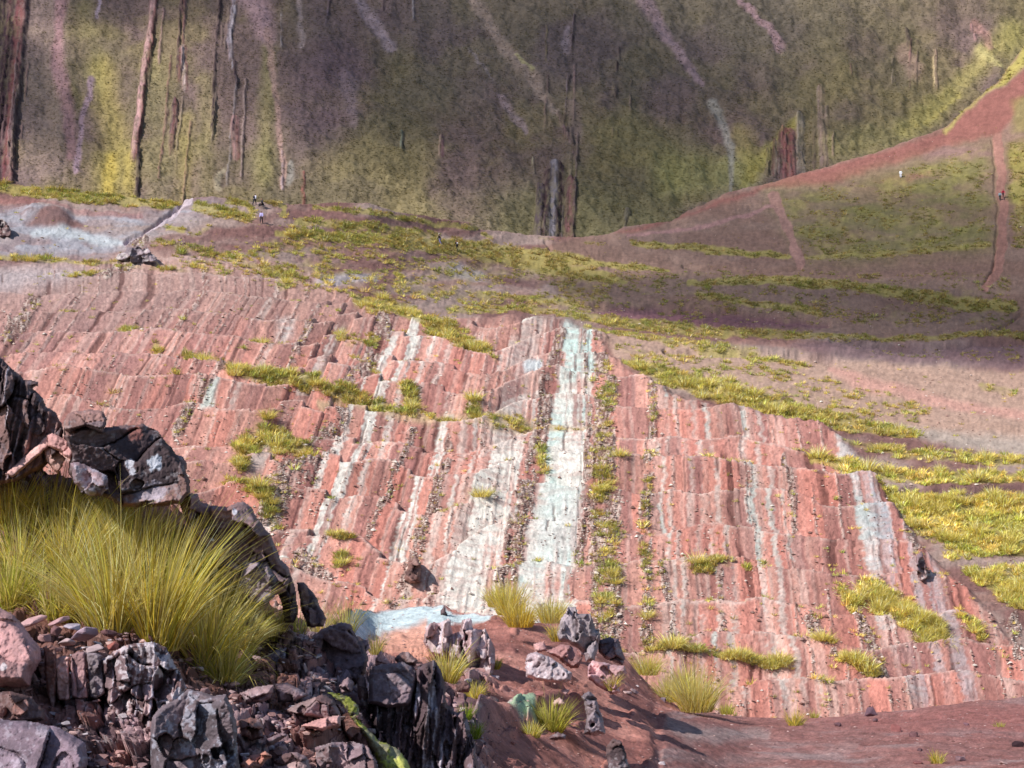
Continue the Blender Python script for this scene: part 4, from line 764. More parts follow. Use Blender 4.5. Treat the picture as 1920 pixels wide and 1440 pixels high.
for k, (q, Y_, tn, lb) in enumerate([([(984, 1240), (990, 1226), (1006, 1222), (1032, 1230), (1058, 1250), (1074, 1262), (1070, 1278), (1050, 1282), (1010, 1276), (986, 1272)], 25.5, [(190, 170, 172), (172, 150, 152), (202, 184, 184)], "pale lichen-grey leaning rock under a dark overhang on the dirt mound"),
                                     ([(1000, 1206), (1022, 1200), (1026, 1222), (1002, 1226)], 27.6, PNK, "small reddish square block on the dirt mound"),
                                     ([(1020, 1222), (1050, 1206), (1076, 1212), (1096, 1226), (1086, 1252), (1070, 1256), (1046, 1236)], 27.4, [(150, 108, 104), (130, 94, 92)], "reddish brown overhanging slab above the pale leaning rock"),
                                     ([(1102, 1250), (1110, 1238), (1122, 1240), (1146, 1244), (1172, 1246), (1178, 1264), (1160, 1276), (1164, 1300), (1146, 1302), (1120, 1288), (1100, 1270)], 26.4, [(200, 156, 154), (186, 142, 142), (170, 128, 130)], "bright pink broken rock in front of the dark cracked outcrop"),
                                     ([(1090, 1306), (1104, 1292), (1118, 1306), (1130, 1340), (1138, 1376), (1116, 1382), (1092, 1376), (1100, 1345)], 22, GRY, "grey sloping rock face half buried in the red dirt"),
                                     ([(1136, 1400), (1150, 1384), (1166, 1388), (1176, 1420), (1190, 1470), (1140, 1470)], 17.5, DKR, "dark slaty rock at the bottom edge left of the path"),
                                     ([(1030, 1378), (1046, 1372), (1062, 1378), (1062, 1386), (1044, 1390), (1028, 1386)], 19.5, PUR, "flat purple stone below the dark green tuft"),
                                     ([(908, 1312), (920, 1304), (938, 1310), (936, 1326), (916, 1326)], 21.5, DKR, "dark rounded stone above the pale green mineral patch"),
                                     ([(1034, 1316), (1048, 1306), (1062, 1318), (1056, 1326), (1038, 1326)], 22.5, PNK, "pinkish stone left of the grey sloping rock"),
                                     ([(824, 1146), (833, 1132), (838, 1146), (840, 1154), (826, 1154)], 40, DKR, "small dark pointed stone on the pale blue ground"),
                                     ([(852, 1285), (872, 1274), (886, 1288), (880, 1300), (858, 1298)], 20, BRN, "brown flat-topped stone at the foot of the jagged outcrop")]):
    rock("rock", [dict(p=q, Y=Y_, T=.4 if k in (0, 2, 3, 4) else .2, R=8, cell=20, step=.10 if k < 5 else .05, lean=.6, tints=tn, lich=(.25 if k == 0 else .12, (206, 196, 200)), seed=220 + k, crack=.03)], lb, "rock", MID)
rock("boulder", [dict(p=[(755, 1088), (762, 1064), (766, 1048), (778, 1040), (788, 1048), (791, 1070), (788, 1092), (770, 1096)], Y=107.5, T=1.3, cell=14, step=.3, lean=.4, tints=[(110, 80, 74), (92, 66, 62), (130, 96, 88)], lich=(.1, (170, 150, 140)), seed=240, crack=.2)],
     "lone dark brown boulder sticking out of the striped slope above the pale blue ground", "boulder")

def on_hill(px_, py_): return H.hit(px_, py_).y
CRAG = "crags on the hillside"
for k, (q, T_, tn, lb) in enumerate([([(214, 488), (222, 475), (234, 471), (240, 461), (252, 465), (258, 459), (267, 466), (277, 463), (285, 475), (298, 483), (292, 493), (250, 496)], .5, GRY, "purple-grey crag on the upper left of the hillside below the pale trail"),
                                     ([(-20, 436), (-10, 414), (4, 410), (14, 416), (22, 432), (20, 444), (4, 446)], .6, DKR, "dark crag at the left edge beside the pale blue-grey soil"),
                                     ([(1716, 1062), (1718, 1040), (1728, 1030), (1736, 1052), (1740, 1084), (1730, 1092), (1720, 1080)], .4, MOT, "dark narrow crag between the pale grey bed and the right grass")]):
    cx_ = sum(a for a, b in q) / len(q); by_ = max(b for a, b in q) - 4
    rock("crag", [dict(p=q, Y=on_hill(cx_, by_) + .4, T=T_, cell=10, step=.3, R=4, lean=.6, tints=tn, lich=(.3, (190, 180, 176)), seed=260 + k, crack=.3)], lb, "crag", CRAG)

# ------------------------------------------------------------------ plants
def blades(n, h, spread, lean_max, wid, seg, seed, wind=(0.15, 0.0), cols=None, dry=.3, hvar=.45):
    """a tussock of curved tapering grass blades"""
    r = np.random.default_rng(seed)
    a = r.uniform(0, 2 * math.pi, n); rad = spread * np.sqrt(r.uniform(0, 1, n))
    bx, by = rad * np.cos(a), rad * np.sin(a)
    la = a + r.normal(0, .5, n); le = lean_max * np.clip(rad / max(spread, 1e-6) * .75 + r.normal(.12, .28, n), 0, 1.3)
    L = h * (1 - hvar * r.uniform(0, 1, n) ** 1.1) * (1 + .35 * (r.uniform(0, 1, n) > .95))
    curl = r.uniform(.2, 1.0, n) * .9
    w = wid * r.uniform(.6, 1.3, n)
    ts = np.linspace(0, 1, seg + 1)
    X = np.zeros((n, seg + 1)); Y = X.copy(); Z = X.copy(); X[:, 0] = bx; Y[:, 0] = by
    for i in range(1, seg + 1):
        ang = le * (.5 + .5 * ts[i]) + curl * le * ts[i] ** 2 * 1.1
        ds = L / seg
        X[:, i] = X[:, i - 1] + ds * (np.sin(ang) * np.cos(la) + wind[0] * ts[i]); Y[:, i] = Y[:, i - 1] + ds * (np.sin(ang) * np.sin(la) + wind[1] * ts[i]); Z[:, i] = Z[:, i - 1] + ds * np.cos(ang)
    fa = r.uniform(0, math.pi, n); px_, py_ = np.cos(fa)[:, None], np.sin(fa)[:, None]
    ww = (w[:, None] * (1 - ts[None, :] ** 1.6 * .92)) / 2
    A = np.stack([X - px_ * ww, Y - py_ * ww, Z], -1); B = np.stack([X + px_ * ww, Y + py_ * ww, Z], -1)
    V = np.stack([A, B], 2).reshape(-1, 3)
    b = np.arange(n)[:, None] * (2 * (seg + 1)) + np.arange(seg)[None, :] * 2
    Q = np.stack([b, b + 1, b + 3, b + 2], -1).reshape(-1, 4)
    cols = cols or [(150, 148, 50), (176, 166, 72), (118, 124, 40)]
    pal = np.array([lin(*c) for c in cols]); ci = r.integers(0, len(pal), n)
    c = np.clip(pal[ci] * r.uniform(.65, 1.45, (n, 1)), 0, .95)
    st = r.uniform(0, 1, n) < dry; c[st] = lin(206, 190, 120) * r.uniform(.8, 1.15, (st.sum(), 1))
    return V, Q, np.repeat(c, 2 * (seg + 1), 0)

NEARG = "ichu grass tussocks in front of the dark boulders"
YG = [(244, 218, 112), (230, 206, 92), (252, 236, 168), (184, 176, 74), (218, 198, 84), (214, 190, 120)]; GD = [(196, 188, 82), (156, 158, 62), (226, 208, 112), (176, 174, 70)]; GOLD = [(220, 190, 72), (206, 178, 60), (230, 206, 100)]; DRYG = [(200, 186, 130), (180, 170, 114), (220, 206, 150)]
def tussock(px_, py_, hpx, wpx, n, cols, label, group=NEARG, dry=.25, wind=(.15, 0), lean=.75, seed=0, Yf=None, wid=.0052, sheet=None, dip=.05):
    q = (sheet or N).hit(px_, py_) if Yf is None else Vector(px2w(px_, py_, Yf)[:3])
    m = q.y / F
    hv_ = .88 + .28 * math.sin(seed * 5.3)
    V, Qd, C = blades(n, hpx * m * 1.22 * (hv_ if n == 470 else 1), wpx * m * .34, lean, wid, 4, seed, wind, cols, dry)
    o = mesh_obj("grass_tussock", V, Qd, M_GRASS, C); o.location = (q.x, q.y, q.z - dip)
    tag(o, label, "grass tussock", group); return o
NT = [(20, 985, 110, 120, YG, "grass tussock at the left edge right under the tall dark outcrop"), (105, 1000, 125, 120, YG, "grass tussock directly below the pink roof-shaped slab"), (200, 1015, 110, 110, GD + YG, "darker green tussock below the largest dark boulder, with a tall seed stalk"),
      (300, 1040, 100, 120, YG, "tussock below the right shoulder of the largest dark boulder"), (372, 1075, 110, 90, GD, "green tussock leaning against the hollowed boulder"), (30, 1070, 170, 150, GD + YG, "tall dark green tussock at the left edge, second row of the grass"),
      (140, 1085, 160, 150, YG, "dense yellow-green tussock in the second row, left of the middle of the grass"), (245, 1095, 160, 150, YG, "bushy tussock at the centre of the grass mass"), (350, 1125, 150, 130, YG + GOLD, "golden green tussock below the green one at the hollowed boulder"),
      (440, 1155, 130, 120, DRYG + YG, "pale dry tussock beside the smooth grey rock"), (510, 1192, 90, 80, DRYG + YG, "small pale dry tussock at the right end of the grass, below the upright slabs"), (20, 1135, 180, 140, GD, "darkest green tussock just above the smooth pink boulder"),
      (110, 1160, 180, 140, YG + GD, "tussock above the flat flakes behind the upright slabs"), (205, 1180, 190, 150, YG, "long yellow tussock hanging over the mottled outcrop"), (300, 1205, 190, 150, YG + GOLD, "tall golden tussock right of the mottled outcrop's top"),
      (385, 1245, 190, 130, YG, "foremost big tussock reaching down toward the lichen-blotched boulder"), (420, 1280, 150, 90, GD + YG, "lowest green tussock, rooted beside the lichen-blotched boulder"), (455, 1210, 120, 100, YG + DRYG, "loose pale tussock spreading right over the brown soil"), (395, 1170, 150, 130, YG, "tussock between the golden one and the pale dry one")]
for k, (a, b, h_, w_, c_, lb) in enumerate(NT):
    tussock(a, b, h_, w_ * .66, 470, c_, lb, seed=400 + k, wind=(.12 + .3 * math.sin(k * 2.3), -.06 + .1 * math.cos(k * 3.1)), dry=.28, wid=.0092, lean=.95 + .3 * math.sin(k * 1.7))
SMALL = "small tufts among the foreground rocks"
for k, (a, b, h_, w_, n_, c_, lb, Yf) in enumerate([(648, 1180, 66, 50, 160, DRYG + GD, "thin grey-green tuft left of the pale blue ground", 14.5), (600, 1185, 60, 40, 80, YG, "sparse yellow tuft behind the broad purple boulder", 13.6), (705, 1218, 44, 30, 110, DRYG + GOLD, "straw coloured tuft in front of the salmon soil", 14.5), (560, 1180, 60, 40, 90, GD, "thin green tuft under the stack of upright dark slabs", 13),
                                                    (840, 1276, 64, 50, 300, YG, "yellow tuft between the slaty outcrop and the jagged outcrop", 22), (888, 1308, 36, 30, 160, YG, "little yellow tuft at the foot of the jagged outcrop", 21), (1034, 1368, 62, 56, 420, GD, "dark green spiky tuft on the dirt in the lower middle", None), (998, 1376, 30, 44, 160, GD + YG, "low green tuft just left of the dark green spiky one", None),
                                                    (955, 1150, 66, 64, 500, YG, "pale yellow-green tussock on top of the dirt mound, behind the golden one", 37), (976, 1172, 46, 66, 520, GOLD, "golden cushion-like tussock on top of the dirt mound", 34), (1034, 1164, 46, 56, 420, YG, "yellow-green tussock left of the dark cracked outcrop", 33), (1046, 1198, 34, 34, 200, GOLD + DRYG, "pale straw tuft below the dark cracked outcrop", 29), (930, 1135, 44, 40, 260, YG, "small tussock at the left end of the row on the dirt mound", 38),
                                                    (1306, 1330, 76, 86, 700, YG + DRYG, "large bright yellow tussock at the left start of the path", 38), (1255, 1312, 52, 50, 320, YG + DRYG, "pale tussock beside the large bright one at the start of the path", 39.5), (1285, 1300, 60, 40, 260, GD + YG, "greener tussock just behind the large bright one by the path", 41), (1362, 1336, 22, 34, 140, GD, "low grey-green tuft right of the large bright tussock", 40), (1215, 1262, 40, 60, 360, YG, "spreading yellow tussock right of the bright pink rock", 42),
                                                    (1490, 1358, 32, 32, 160, GD + GOLD, "small dark tuft on the edge of the path", None), (1528, 1346, 18, 16, 70, GD, "tiny green tuft on the far edge of the path", None), (1757, 1430, 26, 24, 110, GOLD + GD, "small tuft on the path near the bottom right", None), (1875, 1362, 14, 20, 60, GD, "tiny flat tuft at the far right of the path", None),
                                                    (1148, 1290, 34, 20, 120, YG, "yellow tuft squeezed beside the bright pink rock", 26), (875, 1340, 30, 26, 160, [(130, 150, 30), (150, 170, 50)], "bright green moss-like tuft beside the slaty outcrop", 14), (890, 1375, 34, 22, 160, [(120, 140, 30), (140, 160, 40)], "lower bright green tuft hugging the slaty outcrop", 13), (930, 1250, 22, 20, 120, GD, "green tuft on the right edge of the jagged outcrop", 26.5)]):
    tussock(a, b, h_, w_, n_, c_, lb, SMALL, seed=500 + k, Yf=Yf, wid=.006 if (Yf or 20) < 20 else .016, lean=.85, wind=(.05, 0))
tussock(205, 985, 190, 14, 14, DRYG, "tall bare seed stalk rising in front of the largest dark boulder", SMALL, seed=590, lean=.12, wind=(.02, 0), dry=.9, wid=.009)

# tussocks on the hillside: the largest ones are things of their own, the rest is ground cover
rng = np.random.default_rng(77)
r_, c_ = H.shape
area = np.zeros(H.shape); area[1:-1, :] = np.abs(H.qy.reshape(H.shape)[2:, :] - H.qy.reshape(H.shape)[:-2, :]) / 2 * 1.9
vis = (H.qx > -30) & (H.qx < 1950) & (H.qy < 1400) & (np.arange(len(H.qx)) > H.nb * c_)
scl = H.fY / F
prob = np.where(vis, area.ravel(), 0) * (sm(.28, .8, HG * (.25 + 1.5 * sm(.32, .62, fbm(Hpx / 17, Hpy / 10, 3, 601)))) ** 1.2) * (.044 * (165 / H.fY) ** .9) * (1 + 1.6 * sm(165, 200, H.fY))
prob += np.where(vis, area.ravel(), 0) * .0007 * (1 - HWH) + np.where(vis, area.ravel(), 0) * HRUB * .004
sel = np.nonzero(rng.uniform(0, 1, len(prob)) < prob)[0]
size = rng.uniform(.28, .85, len(sel)) * (.5 + .6 * HG[sel]) * (1 + .9 * (rng.uniform(0, 1, len(sel)) > .96)) * (1 - .28 * sm(165, 200, H.fY[sel])) * np.where(H.fY[sel] > 190, 1.0, 1.0)
PX_, PY_ = H.qx[sel], H.qy[sel]
proj = size / scl[sel]
order = np.argsort(-proj); big = order[:290]; rest = order[290:]
def tuftvar(seed, n, w, cols, dry=.2):
    V, Qd, C = blades(n, 1.0, .36, 1.0, w, 2, seed, (.08, -.02), cols, dry, .5); return V, Qd, C
SL = [(248, 226, 118), (238, 214, 104), (226, 204, 122), (250, 238, 176)]; SLD = [(226, 204, 106), (206, 188, 92), (234, 214, 138)]
variants = [tuftvar(700 + k, 32, .095, SL if k < 4 else SLD) for k in range(6)]
YZ = lambda x, y: sm(1440, 1560, x) * sm(820, 870, y)
vmesh = []
for k, (V, Qd, C) in enumerate(variants):
    V2, Q2, C2 = blades(190, 1.0, .40, 1.15, .036, 3, 720 + k, (.08, -.02), SL if k < 4 else SLD, .2, .5)
    o = mesh_obj("grass_tussock", V2, Q2, M_TUFT, C2); vmesh.append(o.data); bpy.data.objects.remove(o)
def zone(x, y):
    if y > 1180: return ("yellow grass tussock on the ledges at the foot of the red striped slope", "tussocks at the foot of the striped slope")
    if 1085 < x < 1245: return ("yellow grass tussock growing in the upright rubble bands in the middle of the striped slope", "tussocks in the central rubble bands")
    if x >= 1245 and y < 830 + (x - 1245) * .05: return ("yellow-green grass tussock in the broad diagonal band above the red striped slope", "tussocks in the diagonal band above the slope")
    if x >= 1480: return ("yellow grass tussock on the grassy shoulder right of the red striped slope", "tussocks on the grassy right shoulder")
    if x >= 1245: return ("lone yellow grass tussock on the red beds of the striped slope's right half", "tussocks on the right red beds")
    return ("yellow grass tussock on the left half of the striped slope", "tussocks on the left half of the slope")
for i in big:
    k = sel[i]; m = vmesh[rng.integers(0, len(vmesh))]
    o = bpy.data.objects.new("grass_tussock", m); COL.objects.link(o)
    s = size[i] * .98
    o.location = (H.X.ravel()[k], H.Y.ravel()[k], H.Z.ravel()[k] - .05); o.rotation_euler = (0, 0, rng.uniform(0, 6.28)); o.scale = (s * 1.25, s * 1.25, s * .95)
    lb, gp = zone(PX_[i], PY_[i]); tag(o, lb, "grass tussock", gp)
def scatter(name, variants, P, S, tint, mat, kind, flat=.9, wide=1.2):
    VV, QQ, CC = [], [], []; n0 = 0; vi = rng.integers(0, len(variants), len(P))
    for k, (V, Qd, C) in enumerate(variants):
        I = np.nonzero(vi == k)[0]
        if not len(I): continue
        a = rng.uniform(0, 2 * math.pi, len(I)); ca, sa = np.cos(a)[:, None], np.sin(a)[:, None]
        x = (V[None, :, 0] * ca - V[None, :, 1] * sa) * S[I][:, None] * wide; y = (V[None, :, 0] * sa + V[None, :, 1] * ca) * S[I][:, None] * wide; z = V[None, :, 2] * S[I][:, None] * flat
        W = np.stack([x + P[I, 0:1], y + P[I, 1:2], z + P[I, 2:3]], -1).reshape(-1, 3)
        q = (Qd[None] + (np.arange(len(I)) * len(V))[:, None, None]).reshape(-1, Qd.shape[1])
        c = (C[None] * tint[I][:, None, :]).reshape(-1, 3)
        VV.append(W); QQ.append(q + n0); CC.append(c); n0 += len(W)
    o = mesh_obj(name, np.concatenate(VV), np.concatenate(QQ), mat, np.concatenate(CC), smooth=False); tag(o, kind=kind); return o
HV = H.verts()
k = sel[rest]
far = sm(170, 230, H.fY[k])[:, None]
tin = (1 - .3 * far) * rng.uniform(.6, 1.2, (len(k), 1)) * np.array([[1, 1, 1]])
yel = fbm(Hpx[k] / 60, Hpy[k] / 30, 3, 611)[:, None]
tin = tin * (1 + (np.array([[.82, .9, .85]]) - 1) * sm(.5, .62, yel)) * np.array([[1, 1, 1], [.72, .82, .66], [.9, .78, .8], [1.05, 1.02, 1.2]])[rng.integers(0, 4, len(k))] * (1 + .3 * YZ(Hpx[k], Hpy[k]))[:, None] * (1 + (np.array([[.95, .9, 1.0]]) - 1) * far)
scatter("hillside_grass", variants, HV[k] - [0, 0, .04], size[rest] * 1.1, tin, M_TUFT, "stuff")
# stone chips weathered out of the beds
def chip(seed):
    r = np.random.default_rng(seed); V = np.array([(1, 0, 0), (-1, 0, 0), (0, 1, 0), (0, -1, 0), (0, 0, .6), (0, 0, -.5)], float) * r.uniform(.6, 1.3, (6, 3)) + r.normal(0, .15, (6, 3))
    return V, np.array([(0, 2, 4), (2, 1, 4), (1, 3, 4), (3, 0, 4), (2, 0, 5), (1, 2, 5), (3, 1, 5), (0, 3, 5)]), np.ones((6, 3))
chips = [chip(800 + k) for k in range(6)]
pr = np.where(vis, area.ravel(), 0) * (HRUB * .09 + HRIB * .04 + .0012 + .012 * sm(.55, .7, fbm(Hpx / 30, Hpy / 16, 3, 620)) * (Hpy > 560)) * (1 - .5 * HWH)
ks = np.nonzero(rng.uniform(0, 1, len(pr)) < pr)[0]
cs = rng.uniform(.04, .13, len(ks)) * (1 + 1.1 * (rng.uniform(0, 1, len(ks)) > .93))
pal = np.array([lin(180, 158, 146), lin(150, 118, 108), lin(124, 92, 84), lin(206, 192, 180)])
scatter("rubble", chips, HV[ks] + [0, 0, .02], cs, pal[rng.integers(0, 4, len(ks))] * rng.uniform(.8, 1.15, (len(ks), 1)), M_STONE, "stuff", 1, 1)
# tufts that speckle the far mountain
area2 = np.zeros(M.shape); area2[1:-1, :] = np.abs(M.qy.reshape(M.shape)[2:, :] - M.qy.reshape(M.shape)[:-2, :]) / 2 * 1.9
mv = (M.qx > -40) & (M.qx < 1960) & (M.qy > -30) & (M.qy < 470)
pm = np.where(mv, area2.ravel(), 0) * .10 * (1 - .85 * MCL) * (.35 + .9 * fbm(M.px.ravel() / 30, M.py.ravel() / 30, 3, 630)) * (1 - .35 * MSC)
km = np.nonzero(rng.uniform(0, 1, len(pm)) < pm)[0]
def mt(seed):
    V, Qd, C = blades(7, 1.0, .4, 1.0, .5, 1, seed, (0, 0), [(255, 255, 255)], 0, .5); return V, Qd, np.ones_like(C)
mvv = [mt(840 + k) for k in range(4)]
mc = MCOL[km]; lum = mc.mean(1, keepdims=True)
green = lin(146, 138, 80)[None] * rng.uniform(.85, 1.2, (len(km), 1)); mcol = (mc * 1.5 * .5 + green * .5); dark = rng.uniform(0, 1, len(km)) < .03 + .5 * MSC[km]
mcol[dark] = lin(84, 80, 58)[None] * rng.uniform(.7, 1.2, (dark.sum(), 1))
scatter("mountain_grass", mvv, M.verts()[km] - [0, 0, .1], rng.uniform(.4, .95, len(km)), mcol, M_TUFT, "stuff", .55, 1.2)
# stones on the near ground
NV = N.verts(); nr, nc = N.shape
an_ = np.zeros(N.shape); an_[1:-1, :] = np.abs(N.qy.reshape(N.shape)[2:, :] - N.qy.reshape(N.shape)[:-2, :]) / 2 * 2.4
nvz = (N.qx > -30) & (N.qx < 1950) & (N.qy < 1470) & (np.arange(len(N.qx)) > N.nb * nc)
pn_ = np.where(nvz, an_.ravel(), 0) * (.007 + .012 * sm(.5, .7, fbm(N.px.ravel() / 60, N.py.ravel() / 30, 3, 640))) * (1 - .55 * PATH) * (1 - .8 * BLUE)
kn = np.nonzero(rng.uniform(0, 1, len(pn_)) < pn_)[0]
sn = rng.uniform(.8, 2.6, len(kn)) ** 1.3 * N.fY[kn] / F
pal = np.array([lin(150, 116, 112), lin(128, 98, 98), lin(170, 140, 134), lin(112, 78, 74)])
scatter("gravel", chips, NV[kn], sn, pal[rng.integers(0, 4, len(kn))] * rng.uniform(.8, 1.2, (len(kn), 1)), M_STONE, "stuff", .8, 1.2)
def hullvar(seed):
    r = np.random.default_rng(seed); bm = bmesh.new()
    for _ in range(13):
        v = r.normal(0, 1, 3); v /= np.linalg.norm(v); v = np.sign(v) * np.abs(v) ** .6 * [1, .75, .45]; bm.verts.new(v)
    res = bmesh.ops.convex_hull(bm, input=bm.verts)
    bmesh.ops.delete(bm, geom=[e for e in set(res['geom_interior'] + res['geom_unused']) if isinstance(e, bmesh.types.BMVert)], context='VERTS')
    bmesh.ops.triangulate(bm, faces=bm.faces[:]); bm.verts.index_update()
    V = np.array([v.co[:] for v in bm.verts]); Q_ = np.array([[v.index for v in f.verts] for f in bm.faces]); bm.free()
    return V, Q_, np.ones((len(V), 3))
hulls = [hullvar(860 + k) for k in range(10)]
tx, ty = N.px.ravel(), N.py.ravel()
zone_ = sm(1140, 1210, ty) * sm(720, 640, tx) + .8 * sm(1240, 1290, ty) * sm(930, 860, tx) + .35 * sm(1180, 1230, tx) * sm(1260, 1200, tx) + .25 * sm(1400, 1440, ty)
ps = np.where(nvz, an_.ravel(), 0) * .0022 * np.clip(zone_, 0, 1) * (.3 + 1.6 * sm(.45, .65, fbm(tx / 40, ty / 30, 3, 650))) * (1 - .8 * PATH)
kk = np.nonzero(rng.uniform(0, 1, len(ps)) < ps)[0]
ss = (3 + 9 * rng.uniform(0, 1, len(kk)) ** 2.2) * N.fY[kk] / F
pal = np.array([lin(176, 146, 146), lin(150, 114, 110), lin(196, 160, 152), lin(132, 104, 104), lin(190, 176, 178)])
scatter("scree", hulls, NV[kk] + [0, 0, .01], ss, pal[rng.integers(0, 5, len(kk))] * rng.uniform(.8, 1.15, (len(kk), 1)), M_STONE, "stuff", 1.1, 1.2)
def stone(px_, py_, w_, label, tint, group, seed, Yf=None, flat=.5):
    q = N.hit(px_, py_) if Yf is None else Vector(px2w(px_, py_, Yf)[:3])
    r = np.random.default_rng(seed); bm = bmesh.new(); s = w_ * q.y / F / 2
    for _ in range(16):
        v = r.normal(0, 1, 3); v /= np.linalg.norm(v); v = np.sign(v) * np.abs(v) ** .6
        bm.verts.new((v[0] * s, v[1] * s * .8, v[2] * s * flat))
    res = bmesh.ops.convex_hull(bm, input=bm.verts)
    bmesh.ops.delete(bm, geom=list({e for e in res['geom_interior'] + res['geom_unused'] if isinstance(e, bmesh.types.BMVert)}), context='VERTS')
    bmesh.ops.bevel(bm, geom=bm.edges[:], offset=s * .06, segments=1, affect='EDGES')
    me = bpy.data.meshes.new("stone"); bm.to_mesh(me); bm.free()
    ca = me.color_attributes.new("Col", 'FLOAT_COLOR', 'POINT'); c = np.ones((len(me.vertices), 4), np.float32); c[:, :3] = lin(*tint) * r.uniform(.85, 1.15, (len(me.vertices), 1)); ca.data.foreach_set("color", c.ravel())
    me.materials.append(M_STONE); o = bpy.data.objects.new("stone", me); o.location = q + Vector((0, 0, s * flat * .35)); o.rotation_euler = (r.normal(0, .25), r.normal(0, .25), r.uniform(0, 6))
    COL.objects.link(o); tag(o, label, "stone", group)
ST = [(60, 1168, 60, "long pink flake lying at the edge of the grass, behind the smooth pink boulder", (190, 150, 148), .25), (112, 1166, 44, "flat pinkish flake right of the long pink one", (176, 138, 138), .25), (106, 1186, 30, "dark brown chunky stone in the pile of flakes", (112, 80, 80), .6), (136, 1178, 36, "pale grey flake leaning in the pile of flakes", (170, 156, 164), .3), (84, 1198, 34, "pinkish brown wedge at the left of the pile of flakes", (158, 120, 116), .5),
      (126, 1206, 36, "light pink flake on top of the upright slabs", (190, 164, 164), .35), (158, 1192, 56, "long lilac flake across the pile of flakes", (160, 136, 146), .3), (204, 1190, 34, "dark brown flat stone at the right of the pile of flakes", (108, 76, 76), .4), (212, 1214, 26, "red brick-coloured chip on the mottled outcrop", (160, 96, 86), .6), (178, 1218, 34, "pale flake above the grey upright slab", (172, 150, 150), .35), (232, 1226, 30, "pinkish chip on the mottled outcrop", (172, 130, 128), .5),
      (1632, 1341, 34, "dark angular stone standing on the far edge of the path", (104, 78, 86), .55), (1680, 1370, 28, "reddish stone in the middle of the path, left of the squarer one", (140, 88, 84), .5), (1712, 1378, 22, "dark squarish stone in the middle of the path", (110, 78, 80), .7), (1570, 1360, 14, "small dark stone left on the path", (110, 80, 84), .7), (1908, 1400, 22, "black hole-like dark stone at the right edge of the path", (58, 40, 44), .8), (1725, 1408, 10, "tiny dark pebble below the squarish stone", (90, 66, 70), .7),
      (1812, 1360, 12, "small purple pebble on the right part of the path", (120, 88, 94), .7), (1800, 1425, 20, "grey stone near the bottom right of the path", (124, 96, 100), .6), (1640, 1352, 12, "small dark pebble under the dark angular stone", (104, 78, 82), .7), (1290, 1322, 14, "grey pebble beside the large bright tussock", (132, 118, 132), .7), (1245, 1312, 12, "purple pebble at the left start of the path", (120, 104, 116), .8), (1720, 1430, 22, "flat reddish stone close to the bottom edge of the path", (132, 86, 84), .35),
      (1060, 1300, 18, "small pale stone beside the grey sloping rock", (168, 134, 130), .6), (1010, 1300, 22, "flat red stone on the dirt mound's lower slope", (150, 100, 94), .4), (960, 1395, 14, "small stone on the bare dirt at the bottom", (150, 104, 98), .6), (1190, 1298, 22, "flat grey stone below the bright pink rock", (150, 128, 130), .35), (1175, 1300, 20, "pale chip below the bright pink rock", (186, 156, 150), .4), (470, 1272, 22, "small brown stone on the bare brown soil beside the grass", (134, 96, 92), .6)]
for k, (a, b, w_, lb, tn, fl) in enumerate(ST):
    stone(a, b, w_, lb, tn, "loose flakes and stones", 900 + k, None if not (a < 260) else (8.2 + .012 * (1230 - b)), fl)

# ------------------------------------------------------------------ hikers
def skinned(name, nodes, edges, mat, parent, sub=1):
    me = bpy.data.meshes.new(name); me.from_pydata([n[0] for n in nodes], edges, []); o = bpy.data.objects.new(name, me); COL.objects.link(o)
    md = o.modifiers.new("skin", 'SKIN'); md.use_smooth_shade = True
    for v, n in zip(me.skin_vertices[0].data, nodes): v.radius = (n[1], n[1] * (n[2] if len(n) > 2 else 1))
    me.skin_vertices[0].data[0].use_root = True
    o.modifiers.new("sub", 'SUBSURF').levels = sub
    dg = bpy.context.evaluated_depsgraph_get(); m2 = bpy.data.meshes.new_from_object(o.evaluated_get(dg)); m2.name = name
    bpy.data.objects.remove(o); bpy.data.meshes.remove(me)
    m2.materials.clear(); m2.materials.append(mat); r = bpy.data.objects.new(name, m2); COL.objects.link(r); r.parent = parent; return r
SKINM = flat_mat("skin", lin(150, 104, 84)); HAIRM = flat_mat("hair", lin(30, 24, 24))
